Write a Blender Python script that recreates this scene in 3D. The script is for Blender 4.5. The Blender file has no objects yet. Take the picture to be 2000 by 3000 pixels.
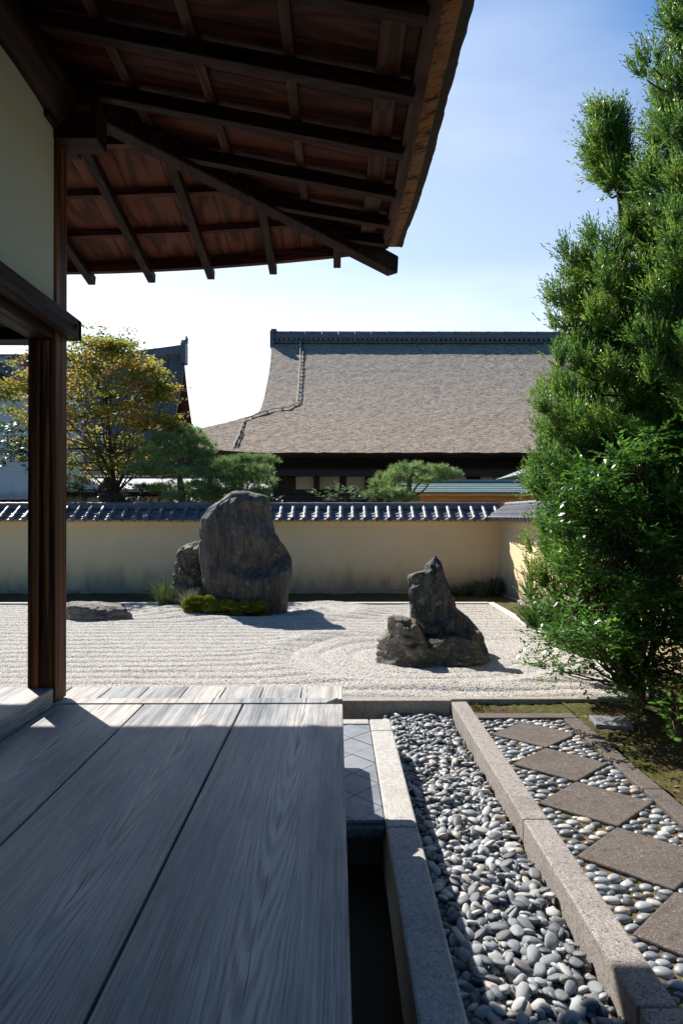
import bpy, math, random
import numpy as np
from mathutils import Vector, noise
R = math.radians
SC = bpy.context.scene
COL = SC.collection
rng = np.random.default_rng(7)
random.seed(7)

# ------------------------------------------------------------------ camera, sky, sun, exposure
EYE = 1.85
cam = bpy.data.cameras.new('camera')
cam.sensor_fit = 'VERTICAL'; cam.sensor_height = 36; cam.sensor_width = 24; cam.lens = 24
cam.clip_start = 0.05; cam.clip_end = 2000
co = bpy.data.objects.new('camera', cam); COL.objects.link(co)
co.location = (0, 0, EYE); co.rotation_euler = (R(90.26), 0, R(-0.365))
SC.camera = co

SUN = Vector((-0.66, 0.84, 1.0)).normalized()
el = math.asin(SUN.z); az = math.atan2(SUN.x, SUN.y)
w = bpy.data.worlds.new('World'); SC.world = w; w.use_nodes = True
nt = w.node_tree; nt.nodes.clear()
sky = nt.nodes.new('ShaderNodeTexSky'); sky.sky_type = 'NISHITA'; sky.sun_disc = False
sky.sun_elevation = el; sky.sun_rotation = az; sky.air_density = 1.0; sky.dust_density = 0.7; sky.ozone_density = 1.6
tc = nt.nodes.new('ShaderNodeTexCoord')
mp = nt.nodes.new('ShaderNodeMapping'); mp.inputs['Scale'].default_value = (1.3, 1.3, 5.0); mp.inputs['Location'].default_value = (2.3, 0.7, 0.2)
nt.links.new(tc.outputs['Generated'], mp.inputs['Vector'])
cn = nt.nodes.new('ShaderNodeTexNoise'); cn.inputs['Scale'].default_value = 1.6; cn.inputs['Detail'].default_value = 7; cn.inputs['Roughness'].default_value = 0.55
nt.links.new(mp.outputs['Vector'], cn.inputs['Vector'])
sep = nt.nodes.new('ShaderNodeSeparateXYZ'); nt.links.new(tc.outputs['Generated'], sep.inputs[0])
def rng_node(tree, src, a, b, c, d):
    n = tree.nodes.new('ShaderNodeMapRange'); n.interpolation_type = 'SMOOTHSTEP'
    n.inputs[1].default_value = a; n.inputs[2].default_value = b; n.inputs[3].default_value = c; n.inputs[4].default_value = d
    tree.links.new(src, n.inputs[0]); return n.outputs[0]
low = rng_node(nt, sep.outputs[2], 0.08, 0.46, 0.80, 0.0)
cl = rng_node(nt, cn.outputs['Fac'], 0.36, 0.62, 0.55, 1.0)
mm = nt.nodes.new('ShaderNodeMath'); mm.operation = 'MULTIPLY'; nt.links.new(low, mm.inputs[0]); nt.links.new(cl, mm.inputs[1])
thin = rng_node(nt, cn.outputs['Fac'], 0.40, 0.75, 0.10, 0.24)
ma = nt.nodes.new('ShaderNodeMath'); ma.operation = 'MAXIMUM'; nt.links.new(mm.outputs[0], ma.inputs[0]); nt.links.new(thin, ma.inputs[1])
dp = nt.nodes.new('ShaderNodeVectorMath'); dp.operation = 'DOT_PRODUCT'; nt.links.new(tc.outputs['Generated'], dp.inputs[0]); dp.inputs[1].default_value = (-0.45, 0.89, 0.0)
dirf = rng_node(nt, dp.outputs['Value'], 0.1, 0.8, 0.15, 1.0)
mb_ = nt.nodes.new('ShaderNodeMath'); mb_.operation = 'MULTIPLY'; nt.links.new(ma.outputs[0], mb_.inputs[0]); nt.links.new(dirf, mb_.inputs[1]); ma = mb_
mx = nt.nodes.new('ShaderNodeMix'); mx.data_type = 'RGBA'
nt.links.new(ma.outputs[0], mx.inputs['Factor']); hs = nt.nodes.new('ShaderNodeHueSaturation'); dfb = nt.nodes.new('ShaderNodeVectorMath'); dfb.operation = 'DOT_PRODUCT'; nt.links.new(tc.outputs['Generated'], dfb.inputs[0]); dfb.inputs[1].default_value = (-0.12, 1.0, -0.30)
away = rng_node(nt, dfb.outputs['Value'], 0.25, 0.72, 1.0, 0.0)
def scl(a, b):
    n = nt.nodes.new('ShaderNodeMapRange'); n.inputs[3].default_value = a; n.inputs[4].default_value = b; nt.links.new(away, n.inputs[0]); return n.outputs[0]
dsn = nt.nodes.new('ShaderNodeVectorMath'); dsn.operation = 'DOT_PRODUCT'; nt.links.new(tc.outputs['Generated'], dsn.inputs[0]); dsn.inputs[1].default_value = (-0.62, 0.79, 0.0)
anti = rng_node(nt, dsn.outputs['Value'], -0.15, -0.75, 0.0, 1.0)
def lerp(a, b, f):
    n = nt.nodes.new('ShaderNodeMix'); n.data_type = 'FLOAT'
    for i_, v_ in ((0, f), (2, a), (3, b)):
        if isinstance(v_, float): n.inputs[i_].default_value = v_
        else: nt.links.new(v_, n.inputs[i_])
    return n.outputs[0]
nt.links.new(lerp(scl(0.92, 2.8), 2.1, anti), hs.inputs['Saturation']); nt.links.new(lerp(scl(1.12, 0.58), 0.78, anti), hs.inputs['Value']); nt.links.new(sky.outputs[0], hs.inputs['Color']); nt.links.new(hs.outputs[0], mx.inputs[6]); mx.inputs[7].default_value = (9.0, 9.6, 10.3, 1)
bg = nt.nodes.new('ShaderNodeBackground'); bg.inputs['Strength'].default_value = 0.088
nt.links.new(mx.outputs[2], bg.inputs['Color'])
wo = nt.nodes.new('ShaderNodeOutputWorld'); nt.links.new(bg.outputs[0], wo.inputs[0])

sl = bpy.data.lights.new('sun', 'SUN'); sl.energy = 5.0; sl.angle = R(0.53); sl.color = (1.0, 0.95, 0.88)
so = bpy.data.objects.new('sun', sl); COL.objects.link(so)
so.rotation_euler = SUN.to_track_quat('Z', 'Y').to_euler(); so.location = (-10, 12, 20)
SC.view_settings.view_transform = 'Standard'; SC.view_settings.look = 'None'
SC.view_settings.exposure = 0.90; SC.view_settings.gamma = 1
try: SC.cycles.max_bounces = 6; SC.cycles.transparent_max_bounces = 4
except Exception: pass

def P(px, py, Y):
    """a point seen at pixel (px, py) of the 1568-wide view, at real distance Y"""
    return ((px - 774) / 1568 * Y, Y, EYE - (py - 1183) / 1568 * Y)

# ------------------------------------------------------------------ materials
class N:
    def __init__(s, name):
        s.m = bpy.data.materials.new(name); s.m.use_nodes = True; s.t = s.m.node_tree
        s.b = s.t.nodes['Principled BSDF']; s._c = None
    def node(s, ty, **kw):
        n = s.t.nodes.new('ShaderNode' + ty)
        for k, v in kw.items(): setattr(n, k, v)
        return n
    def put(s, inp, v):
        if isinstance(v, bpy.types.NodeSocket): s.t.links.new(v, inp)
        elif isinstance(v, (tuple, list)) and inp.type == 'RGBA': inp.default_value = (*v[:3], 1)
        else: inp.default_value = v
    def pos(s, scale=(1, 1, 1), off=None, rot=None):
        if s._c is None: s._c = s.node('TexCoord').outputs['Object']
        n = s.node('Mapping'); n.inputs['Scale'].default_value = scale
        if rot: n.inputs['Rotation'].default_value = rot
        src = s._c
        if off is not None: src = s.vmath('ADD', src, off)
        s.t.links.new(src, n.inputs[0]); return n.outputs[0]
    def vmath(s, op, a, b):
        n = s.node('VectorMath', operation=op); s.put(n.inputs[0], a); s.put(n.inputs[1], b); return n.outputs[0]
    def island(s): return s.node('NewGeometry').outputs['Random Per Island']
    def objrand(s): return s.node('ObjectInfo').outputs['Random']
    def noise(s, vec, scale, detail=4, rough=0.55, dist=0.0):
        n = s.node('TexNoise'); s.t.links.new(vec, n.inputs['Vector'])
        n.inputs['Scale'].default_value = scale; n.inputs['Detail'].default_value = detail
        n.inputs['Roughness'].default_value = rough; n.inputs['Distortion'].default_value = dist
        return n.outputs['Fac']
    def voro(s, vec, scale, feature='F1', out='Distance'):
        n = s.node('TexVoronoi', feature=feature); s.t.links.new(vec, n.inputs['Vector']); n.inputs['Scale'].default_value = scale
        return n.outputs[out]
    def math(s, op, a, b=0.0, c=0.0):
        n = s.node('Math', operation=op); s.put(n.inputs[0], a); s.put(n.inputs[1], b); s.put(n.inputs[2], c); return n.outputs[0]
    def rng(s, v, a, b, c=0.0, d=1.0): return rng_node(s.t, v, a, b, c, d)
    def mix(s, f, a, b, mode='MIX'):
        n = s.node('Mix', data_type='RGBA', blend_type=mode); s.put(n.inputs['Factor'], f); s.put(n.inputs[6], a); s.put(n.inputs[7], b); return n.outputs[2]
    def ramp(s, f, stops):
        n = s.node('ValToRGB'); cr = n.color_ramp
        while len(cr.elements) < len(stops): cr.elements.new(0.5)
        for e, (p, c) in zip(cr.elements, stops): e.position = p; e.color = (*c, 1)
        s.put(n.inputs[0], f); return n.outputs[0]
    def bump(s, h, dist, strength=1.0):
        n = s.node('Bump'); n.inputs['Strength'].default_value = strength; n.inputs['Distance'].default_value = dist
        s.put(n.inputs['Height'], h); s.t.links.new(n.outputs[0], s.b.inputs['Normal']); return n.outputs[0]
    def done(s, col, rough=0.8, spec=0.5):
        s.put(s.b.inputs['Base Color'], col); s.put(s.b.inputs['Roughness'], rough); s.b.inputs['Specular IOR Level'].default_value = spec
        return s.m

def wood(name, dark, light, grey=None, axis=1, rough=0.6, spec=0.4, freq=9.0, bump=0.0015, squash=0.05):
    k = N(name)
    sc = [1, 1, 1]; sc[axis] = squash
    isl = k.math('MULTIPLY', k.island(), 37.0)
    p = k.pos(tuple(sc), off=isl)
    n1 = k.noise(p, 2.2, 3, 0.5)
    ring = k.math('SINE', k.math('MULTIPLY', n1, freq * 14))
    ring = k.rng(ring, -1, 1)
    n2 = k.noise(p, 45, 4, 0.6)
    n3 = k.noise(p, 150, 3, 0.6)
    f = k.math('ADD', k.math('MULTIPLY', ring, 0.30), k.math('ADD', k.math('MULTIPLY', n2, 0.55), k.math('MULTIPLY', n3, 0.35)))
    col = k.mix(k.rng(f, 0.32, 0.88), dark, light)
    big = k.noise(k.pos((1, 0.4, 1), off=isl), 1.6, 4, 0.6)
    if grey: col = k.mix(k.rng(big, 0.35, 0.7), col, k.mix(k.rng(f, 0.35, 0.8), tuple(c * 0.6 for c in grey), grey))
    tone = k.rng(k.island(), 0, 1, 0.82, 1.12)
    col = k.mix(1.0, col, k.node('CombineColor').outputs[0], 'MIX') if False else col
    hsv = k.node('HueSaturation'); k.put(hsv.inputs['Value'], tone); k.put(hsv.inputs['Color'], col)
    k.bump(f, bump, 1.0)
    return k.done(hsv.outputs[0], k.rng(n2, 0.3, 0.7, rough - 0.08, rough + 0.12), spec)

M = {}
def deck_mat():
    k = N('weathered_deck_wood')
    isl = k.math('MULTIPLY', k.island(), 23.0)
    n1 = k.noise(k.pos((1, 0.20, 1), off=isl), 1.5, 2, 0.4, 0.0)
    sx = k.node('SeparateXYZ'); k.t.links.new(k._c, sx.inputs[0])
    X_ = sx.outputs[0]; Y_ = sx.outputs[1]
    g1 = k.math('GREATER_THAN', X_, -0.4966); g2 = k.math('GREATER_THAN', X_, -1.02)
    xc = k.math('ADD', k.math('ADD', -1.25, k.math('MULTIPLY', g2, 0.56)), k.math('MULTIPLY', g1, 0.50))
    wob = k.math('ADD', k.math('MULTIPLY', k.math('SUBTRACT', k.noise(k.pos((0, 1, 0)), 1.3, 4, 0.55), 0.5), 0.05), k.math('MULTIPLY', k.math('SUBTRACT', Y_, 2.0), 0.012))
    dx = k.math('SUBTRACT', k.math('SUBTRACT', X_, xc), wob)
    dy = k.math('MULTIPLY', k.math('SUBTRACT', Y_, 4.6), 0.030)
    dd = k.math('SQRT', k.math('ADD', k.math('MULTIPLY', dx, dx), k.math('MULTIPLY', dy, dy)))
    ph = k.math('ADD', k.math('MULTIPLY', dd, 760), k.math('MULTIPLY', n1, 36))
    ring = k.rng(k.math('SINE', ph), -1, 1)
    heart = k.rng(k.math('ABSOLUTE', dx), 0.0, 0.16, 1.0, 0.0)
    cw = k.rng(k.noise(k.pos((0, 1, 0)), 2.1, 3, 0.6), 0.42, 0.62, 0.0, 0.0022)
    crack = k.math('LESS_THAN', k.math('ABSOLUTE', dx), cw)
    pf = k.pos((1, 0.012, 1), off=isl)
    n2 = k.noise(pf, 260, 3, 0.7); n3 = k.noise(k.pos((1, 0.03, 1), off=isl), 34, 4, 0.6)
    pit = k.noise(k.pos((1, 0.12, 1), off=isl), 240, 2, 0.5)
    f = k.math('ADD', k.math('MULTIPLY', ring, k.math('ADD', k.rng(n3, 0.40, 0.66, 0.0, 0.08), k.math('MULTIPLY', heart, 0.15))), k.math('ADD', k.math('MULTIPLY', n2, 0.75), k.math('MULTIPLY', n3, 0.40)))
    big = k.noise(k.pos((1, 0.35, 1), off=isl), 2.6, 5, 0.65)
    a = k.mix(k.rng(f, 0.35, 0.85), (0.15, 0.135, 0.125), (0.58, 0.54, 0.49))
    b = k.mix(k.rng(f, 0.35, 0.85), (0.07, 0.076, 0.085), (0.36, 0.37, 0.385))
    col = k.mix(k.rng(big, 0.38, 0.62), a, b)
    st = k.noise(k.pos((1, 0.6, 1), off=isl), 7, 5, 0.7)
    col = k.mix(k.rng(st, 0.60, 0.75, 0, 0.35), col, (0.16, 0.14, 0.13))
    col = k.mix(crack, col, (0.02, 0.018, 0.017))
    h = k.math('SUBTRACT', f, crack)
    k.bump(h, 0.0022, 1.0)
    return k.done(col, k.rng(n3, 0.35, 0.7, 0.42, 0.6), 0.25)
M['deck'] = deck_mat()
M['deck_side'] = wood('deck_edge_wood', (0.14, 0.12, 0.10), (0.4, 0.37, 0.34), axis=1)
M['dark_x'] = wood('dark_timber', (0.008, 0.0035, 0.0025), (0.038, 0.016, 0.009), axis=0, rough=0.6, spec=0.15)
M['dark_y'] = wood('dark_timber_along', (0.008, 0.0035, 0.0025), (0.038, 0.016, 0.009), axis=1, rough=0.6, spec=0.15)
M['post'] = wood('red_brown_post', (0.022, 0.009, 0.005), (0.17, 0.058, 0.022), axis=2, rough=0.5, spec=0.12)
M['batten'] = wood('roof_batten', (0.026, 0.010, 0.006), (0.085, 0.034, 0.018), axis=1, spec=0.15)
M['batten_x'] = wood('roof_batten_across', (0.03, 0.010, 0.007), (0.10, 0.034, 0.020), axis=0, spec=0.15)
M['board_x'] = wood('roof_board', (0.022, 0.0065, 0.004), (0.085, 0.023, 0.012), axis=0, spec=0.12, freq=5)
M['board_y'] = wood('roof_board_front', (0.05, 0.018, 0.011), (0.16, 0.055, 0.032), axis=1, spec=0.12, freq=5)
M['black_wood'] = wood('blackened_wood', (0.012, 0.009, 0.008), (0.04, 0.028, 0.022), axis=0)
M['orange_wood'] = wood('fresh_cedar_wood', (0.80, 0.33, 0.09), (0.92, 0.50, 0.19), axis=0)

def thatch_soffit():
    k = N('cut_thatch'); p = k.pos((3, 130, 3)); n = k.noise(p, 2.0, 5, 0.75)
    big = k.noise(k.pos((0.8, 2.2, 0.8)), 1.6, 3, 0.6)
    st = k.noise(k.pos((5.0, 8, 5.0)), 1.7, 5, 0.8)
    col = k.mix(k.rng(n, 0.3, 0.75), (0.13, 0.055, 0.022), (0.58, 0.27, 0.11))
    col = k.mix(k.rng(st, 0.50, 0.60), col, (0.035, 0.02, 0.015))
    col = k.mix(k.rng(big, 0.4, 0.7, 0, 0.5), col, (0.26, 0.19, 0.14))
    k.bump(n, 0.01, 1.0); return k.done(col, 0.9, 0.2)
M['soffit'] = thatch_soffit()
def bark():
    k = N('bark_shingle'); n = k.noise(k.pos(), 14, 5, 0.7)
    k.bump(n, 0.03, 1.0); return k.done(k.mix(n, (0.02, 0.017, 0.015), (0.09, 0.07, 0.055)), 0.95, 0.2)
M['bark'] = bark()

def plaster(name, base, stain, zlow=None, zhigh=None, blotch=0.12):
    k = N(name); p = k.pos()
    n = k.noise(p, 1.6, 5, 0.6); f = k.noise(p, 40, 4, 0.6)
    col = k.mix(k.rng(n, 0.3, 0.75, 0, blotch), base, tuple(c * 0.6 for c in base))
    col = k.mix(k.rng(f, 0.2, 0.8, 0, 0.10), col, tuple(c * 0.5 for c in base))
    if zlow is not None:
        sx = k.node('SeparateXYZ'); k.t.links.new(k._c, sx.inputs[0])
        drip = k.noise(k.pos((1, 1, 0.35)), 2.6, 5, 0.65)
        z = k.math('ADD', sx.outputs[2], k.math('MULTIPLY', k.math('SUBTRACT', drip, 0.5), -0.9))
        col = k.mix(k.rng(z, zlow, zhigh, 0.92, 0.0), col, stain)
    k.bump(k.math('ADD', n, k.math('MULTIPLY', f, 0.25)), 0.004, 1.0)
    return k.done(col, 0.92, 0.2)
M['wall_plaster'] = plaster('ochre_plaster', (0.84, 0.64, 0.385), (0.17, 0.155, 0.12), -0.05, 0.85)
M['wall_band'] = plaster('ochre_band', (0.86, 0.67, 0.42), (0.2, 0.2, 0.2))
M['white_plaster'] = plaster('white_plaster', (0.47, 0.475, 0.39), (0.2, 0.2, 0.2), blotch=0.25)
M['store_plaster'] = plaster('storehouse_plaster', (0.66, 0.69, 0.72), (0.09, 0.10, 0.10), 1.75, 3.1)
M['paper'] = plaster('shoji_paper', (0.56, 0.53, 0.44), (0.2, 0.2, 0.2))

def tile():
    k = N('glazed_grey_tile'); p = k.pos(); n = k.noise(p, 5, 5, 0.65); v = k.island()
    col = k.mix(k.rng(n, 0.3, 0.75), (0.055, 0.062, 0.078), (0.12, 0.13, 0.155))
    col = k.mix(k.rng(v, 0, 1, 0, 0.4), col, (0.20, 0.205, 0.22))
    li = k.noise(p, 22, 4, 0.7)
    col = k.mix(k.rng(li, 0.60, 0.74, 0, 0.5), col, (0.30, 0.30, 0.29))
    k.bump(n, 0.004, 1.0); return k.done(col, k.rng(n, 0.3, 0.7, 0.42, 0.6), 0.5)
M['tile'] = tile()
def copper():
    k = N('verdigris_copper'); n = k.noise(k.pos(), 3, 4, 0.6)
    return k.done(k.mix(n, (0.13, 0.19, 0.18), (0.25, 0.34, 0.33)), 0.5, 0.5)
M['copper'] = copper()

def granite(name, a, b, c, speck=160, moss=0.0):
    k = N(name); p = k.pos()
    v = k.noise(p, speck, 3, 0.75); n = k.noise(p, 3.2, 5, 0.65); m = k.noise(p, 22, 4, 0.65)
    col = k.mix(k.rng(v, 0.42, 0.62), a, b)
    col = k.mix(k.rng(k.noise(p, speck * 0.55, 2, 0.6), 0.58, 0.68, 0, 0.85), col, c)
    col = k.mix(k.rng(m, 0.48, 0.72, 0, 0.55), col, tuple(x * 0.55 for x in a))
    col = k.mix(k.rng(n, 0.45, 0.75, 0, 0.5), col, tuple(x * 0.62 for x in a))
    if moss: col = k.mix(k.rng(k.noise(p, 6, 5, 0.7), 0.60, 0.72, 0, moss), col, (0.07, 0.075, 0.025))
    k.bump(k.math('ADD', k.math('MULTIPLY', v, 0.5), m), 0.0035, 1.0); return k.done(col, 0.85, 0.3)
M['granite'] = granite('pink_grey_granite', (0.205, 0.18, 0.163), (0.40, 0.365, 0.335), (0.06, 0.055, 0.055), 120, 0.3)
M['granite_pale'] = granite('pale_granite', (0.36, 0.345, 0.32), (0.55, 0.53, 0.495), (0.17, 0.155, 0.14), 150)
M['granite_dark'] = granite('brown_paving_granite', (0.078, 0.062, 0.053), (0.152, 0.127, 0.110), (0.27, 0.24, 0.22), 170, 0.35)
M['kerb_white'] = granite('white_kerb_stone', (0.5, 0.47, 0.43), (0.65, 0.62, 0.57), (0.3, 0.28, 0.26), 100)
M['kerb_concrete'] = granite('garden_kerb_concrete', (0.27, 0.235, 0.20), (0.40, 0.36, 0.31), (0.14, 0.12, 0.10), 90, 0.35)
def slate():
    k = N('slate_tile'); p = k.pos(); n = k.noise(p, 7, 6, 0.65)
    col = k.mix(k.rng(n, 0.3, 0.75), (0.10, 0.115, 0.135), (0.20, 0.22, 0.245))
    col = k.mix(k.rng(k.island(), 0, 1, 0, 0.35), col, (0.30, 0.31, 0.325))
    k.bump(n, 0.003, 1.0); return k.done(col, 0.5, 0.5)
M['slate'] = slate()

def pebble(name='river_pebble', wet=0.42):
    k = N(name); p = k.pos()
    r = k.math('FRACT', k.math('ADD', k.island(), k.math('MULTIPLY', k.objrand(), 7.31)))
    r2 = k.math('FRACT', k.math('MULTIPLY', r, 17.7))
    col = k.ramp(r, [(0.0, (0.05, 0.058, 0.068)), (0.30, (0.12, 0.132, 0.145)), (0.55, (0.21, 0.225, 0.24)), (0.8, (0.33, 0.34, 0.345)), (0.95, (0.46, 0.45, 0.42)), (1.0, (0.34, 0.27, 0.20))])
    col = k.mix(k.rng(r2, 0.93, 1.0), col, (0.42, 0.36, 0.26))
    n = k.noise(k.pos(off=k.math('MULTIPLY', r, 50.0)), 34, 5, 0.65)
    col = k.mix(k.rng(n, 0.4, 0.75, 0, 0.5), col, k.mix(r2, (0.12, 0.13, 0.14), (0.42, 0.42, 0.41)))
    vein = k.rng(k.noise(k.pos((1, 1, 3), off=r2), 13, 2, 0.5, 1.5), 0.495, 0.505)
    k.bump(k.noise(p, 160, 3, 0.6), 0.0012, 0.8); return k.done(col, k.rng(n, 0.3, 0.7, wet, wet + 0.2), 0.5)
M['pebble'] = pebble()
M['cobble'] = pebble('path_cobble', 0.30)

def gravel():
    k = N('white_gravel'); p = k.pos()
    vc = k.node('TexVoronoi', feature='F1'); k.t.links.new(p, vc.inputs['Vector']); vc.inputs['Scale'].default_value = 95
    sepc = k.node('SeparateColor'); k.t.links.new(vc.outputs['Color'], sepc.inputs[0])
    g = sepc.outputs[0]
    col = k.ramp(g, [(0.0, (0.26, 0.24, 0.215)), (0.10, (0.48, 0.45, 0.41)), (0.4, (0.64, 0.60, 0.545)), (1.0, (0.78, 0.74, 0.68))])
    d = vc.outputs['Distance']
    col = k.mix(k.rng(d, 0.45, 0.75), col, (0.13, 0.12, 0.11))
    n = k.noise(p, 1.2, 4, 0.6)
    col = k.mix(k.rng(n, 0.4, 0.7, 0, 0.2), col, (0.45, 0.42, 0.38))
    h = k.math('SUBTRACT', k.math('MULTIPLY', g, 0.7), d)
    k.bump(h, 0.009, 1.0); return k.done(col, 0.85, 0.25)
M['gravel'] = gravel()
def soil():
    k = N('mossy_soil'); p = k.pos(); n = k.noise(p, 3.5, 6, 0.7); f = k.noise(p, 60, 4, 0.7)
    col = k.mix(k.rng(f, 0.35, 0.7), (0.045, 0.028, 0.016), (0.125, 0.085, 0.048))
    mo = k.mix(k.rng(f, 0.3, 0.7), (0.035, 0.04, 0.010), (0.12, 0.115, 0.028))
    col = k.mix(k.rng(n, 0.42, 0.56), col, mo)
    k.bump(k.math('ADD', n, k.math('MULTIPLY', f, 0.5)), 0.02, 1.0); return k.done(col, 0.95, 0.15)
M['moss_ground'] = soil()
def darksoil():
    k = N('dark_earth'); p = k.pos(); n = k.noise(p, 5, 6, 0.7)
    k.bump(n, 0.03, 1.0); return k.done(k.mix(n, (0.035, 0.03, 0.022), (0.10, 0.085, 0.06)), 0.95, 0.15)
M['earth'] = darksoil()
def mortar():
    k = N('mossy_mortar'); p = k.pos(); n = k.noise(p, 9, 5, 0.7)
    k.bump(k.noise(p, 80, 3, 0.6), 0.004, 1.0)
    return k.done(k.mix(k.rng(n, 0.4, 0.62), (0.13, 0.085, 0.05), (0.085, 0.08, 0.02)), 0.95, 0.15)
M['mortar'] = mortar()

def rock(name, a, b, c, streak=(5, 5, 0.8), rot=None):
    b = tuple(x * 1.35 for x in b); c = tuple(x * 1.5 for x in c)
    k = N(name)
    p = k.pos(streak, rot=rot); q = k.pos()
    n = k.noise(p, 1.6, 6, 0.7, 0.4); m = k.noise(q, 5, 6, 0.7); f = k.noise(q, 38, 4, 0.7)
    col = k.mix(k.rng(n, 0.32, 0.68), a, b)
    col = k.mix(k.rng(m, 0.50, 0.70, 0, 0.75), col, tuple(x * 0.35 for x in a))
    li = k.noise(q, 11, 5, 0.75)
    col = k.mix(k.rng(li, 0.56, 0.66, 0, 0.7), col, c)
    col = k.mix(k.rng(f, 0.55, 0.72, 0, 0.4), col, tuple(min(1, x * 1.6) for x in b))
    k.bump(k.math('ADD', k.math('ADD', n, k.math('MULTIPLY', m, 0.8)), k.math('MULTIPLY', f, 0.35)), 0.045, 1.0)
    return k.done(col, 0.72, 0.4)
M['rock_big'] = rock('dark_upright_rock', (0.030, 0.027, 0.026), (0.095, 0.083, 0.073), (0.14, 0.13, 0.105), (6, 6, 0.7))
M['rock_side'] = rock('mottled_rock', (0.035, 0.03, 0.024), (0.12, 0.105, 0.08), (0.2, 0.18, 0.14), (2, 2, 2))
M['rock_slab'] = rock('flat_rock', (0.05, 0.043, 0.037), (0.19, 0.165, 0.135), (0.28, 0.24, 0.18), (1, 3, 5))
M['rock_peak'] = rock('black_peak_rock', (0.018, 0.018, 0.017), (0.095, 0.092, 0.083), (0.19, 0.185, 0.165), (7, 7, 0.8), rot=(0, 0.25, 0))
M['rock_low'] = rock('layered_low_rock', (0.03, 0.026, 0.02), (0.14, 0.118, 0.088), (0.24, 0.22, 0.16), (2, 2, 3))

def leafm(name, stops, rough=0.45, trans=0.35, spec=0.5, tcol=None, blotch=None):
    k = N(name); r = k.island(); p = k.pos()
    nn = k.noise(p, 1.1, 3, 0.6)
    if blotch: nn = k.noise(p, blotch, 3, 0.6)
    f = k.math('ADD', k.math('MULTIPLY', r, 0.5), k.rng(nn, 0.3, 0.7, 0.0, 0.5))
    col = k.ramp(f, stops)
    m = k.done(col, rough, spec)
    tr = k.node('BsdfTranslucent'); k.t.links.new(col, tr.inputs[0])
    if tcol:
        k.t.links.new(k.mix(1.0, col, tcol, 'MULTIPLY'), tr.inputs[0])
    ms = k.node('MixShader'); ms.inputs[0].default_value = trans
    k.t.links.new(k.b.outputs[0], ms.inputs[1]); k.t.links.new(tr.outputs[0], ms.inputs[2])
    out = [n for n in k.t.nodes if n.type == 'OUTPUT_MATERIAL'][0]
    k.t.links.new(ms.outputs[0], out.inputs[0]); return m
M['cedar'] = leafm('cedar_needles', [(0.0, (0.038, 0.095, 0.020)), (0.5, (0.105, 0.225, 0.040)), (0.8, (0.23, 0.36, 0.055)), (0.95, (0.40, 0.42, 0.08)), (1.0, (0.34, 0.18, 0.06))], 0.45, 0.45, blotch=3.0)
M['shrub_leaf'] = leafm('glossy_leaves', [(0.0, (0.022, 0.06, 0.014)), (0.4, (0.05, 0.14, 0.022)), (0.72, (0.12, 0.29, 0.035)), (0.95, (0.27, 0.46, 0.06)), (1.0, (0.36, 0.30, 0.08))], 0.32, 0.45, 0.8, blotch=2.2)
M['sprout_leaf'] = leafm('young_leaves', [(0.0, (0.04, 0.11, 0.02)), (0.6, (0.09, 0.22, 0.03)), (0.9, (0.2, 0.34, 0.05)), (1.0, (0.45, 0.16, 0.10))], 0.25, 0.4, 0.6)
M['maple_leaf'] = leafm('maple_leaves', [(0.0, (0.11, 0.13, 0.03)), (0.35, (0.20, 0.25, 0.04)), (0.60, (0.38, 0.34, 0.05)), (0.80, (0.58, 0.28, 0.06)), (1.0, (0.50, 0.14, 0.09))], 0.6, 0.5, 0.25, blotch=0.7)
M['maple_green'] = leafm('green_maple_leaves', [(0.0, (0.03, 0.07, 0.03)), (1.0, (0.08, 0.14, 0.05))], 0.4, 0.4)  # darker green tone for the maple's lower left leaves
M['pine'] = leafm('pine_needles', [(0.0, (0.08, 0.15, 0.055)), (0.5, (0.22, 0.34, 0.11)), (1.0, (0.46, 0.56, 0.22))], 0.45, 0.35)
M['grass'] = leafm('grass_blades', [(0.0, (0.06, 0.10, 0.03)), (0.6, (0.14, 0.19, 0.05)), (1.0, (0.34, 0.34, 0.16))], 0.5, 0.4)
M['moss_clump'] = leafm('bright_moss', [(0.0, (0.07, 0.085, 0.012)), (0.6, (0.19, 0.21, 0.02)), (1.0, (0.36, 0.37, 0.04))], 0.8, 0.3, 0.2)
M['fern'] = leafm('fern_fronds', [(0.0, (0.07, 0.09, 0.06)), (1.0, (0.24, 0.25, 0.17))], 0.5, 0.3)
M['dry_leaf'] = leafm('dry_leaves', [(0.0, (0.12, 0.07, 0.03)), (1.0, (0.42, 0.32, 0.18))], 0.7, 0.2)
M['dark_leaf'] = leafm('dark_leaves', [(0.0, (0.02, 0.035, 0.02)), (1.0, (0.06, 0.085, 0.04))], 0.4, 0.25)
M['pale_leaf'] = leafm('pale_leaves', [(0.0, (0.07, 0.12, 0.05)), (0.7, (0.16, 0.24, 0.10)), (1.0, (0.5, 0.55, 0.4))], 0.25, 0.4)
def barkm(name, a, b):
    k = N(name); n = k.noise(k.pos((8, 8, 1.2)), 3, 5, 0.7)
    k.bump(n, 0.015, 1.0); return k.done(k.mix(k.rng(n, 0.3, 0.7), a, b), 0.9, 0.2)
M['trunk'] = barkm('cedar_bark', (0.05, 0.03, 0.022), (0.19, 0.13, 0.095))
M['twig'] = barkm('twig_bark', (0.04, 0.026, 0.02), (0.12, 0.08, 0.055))
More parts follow.
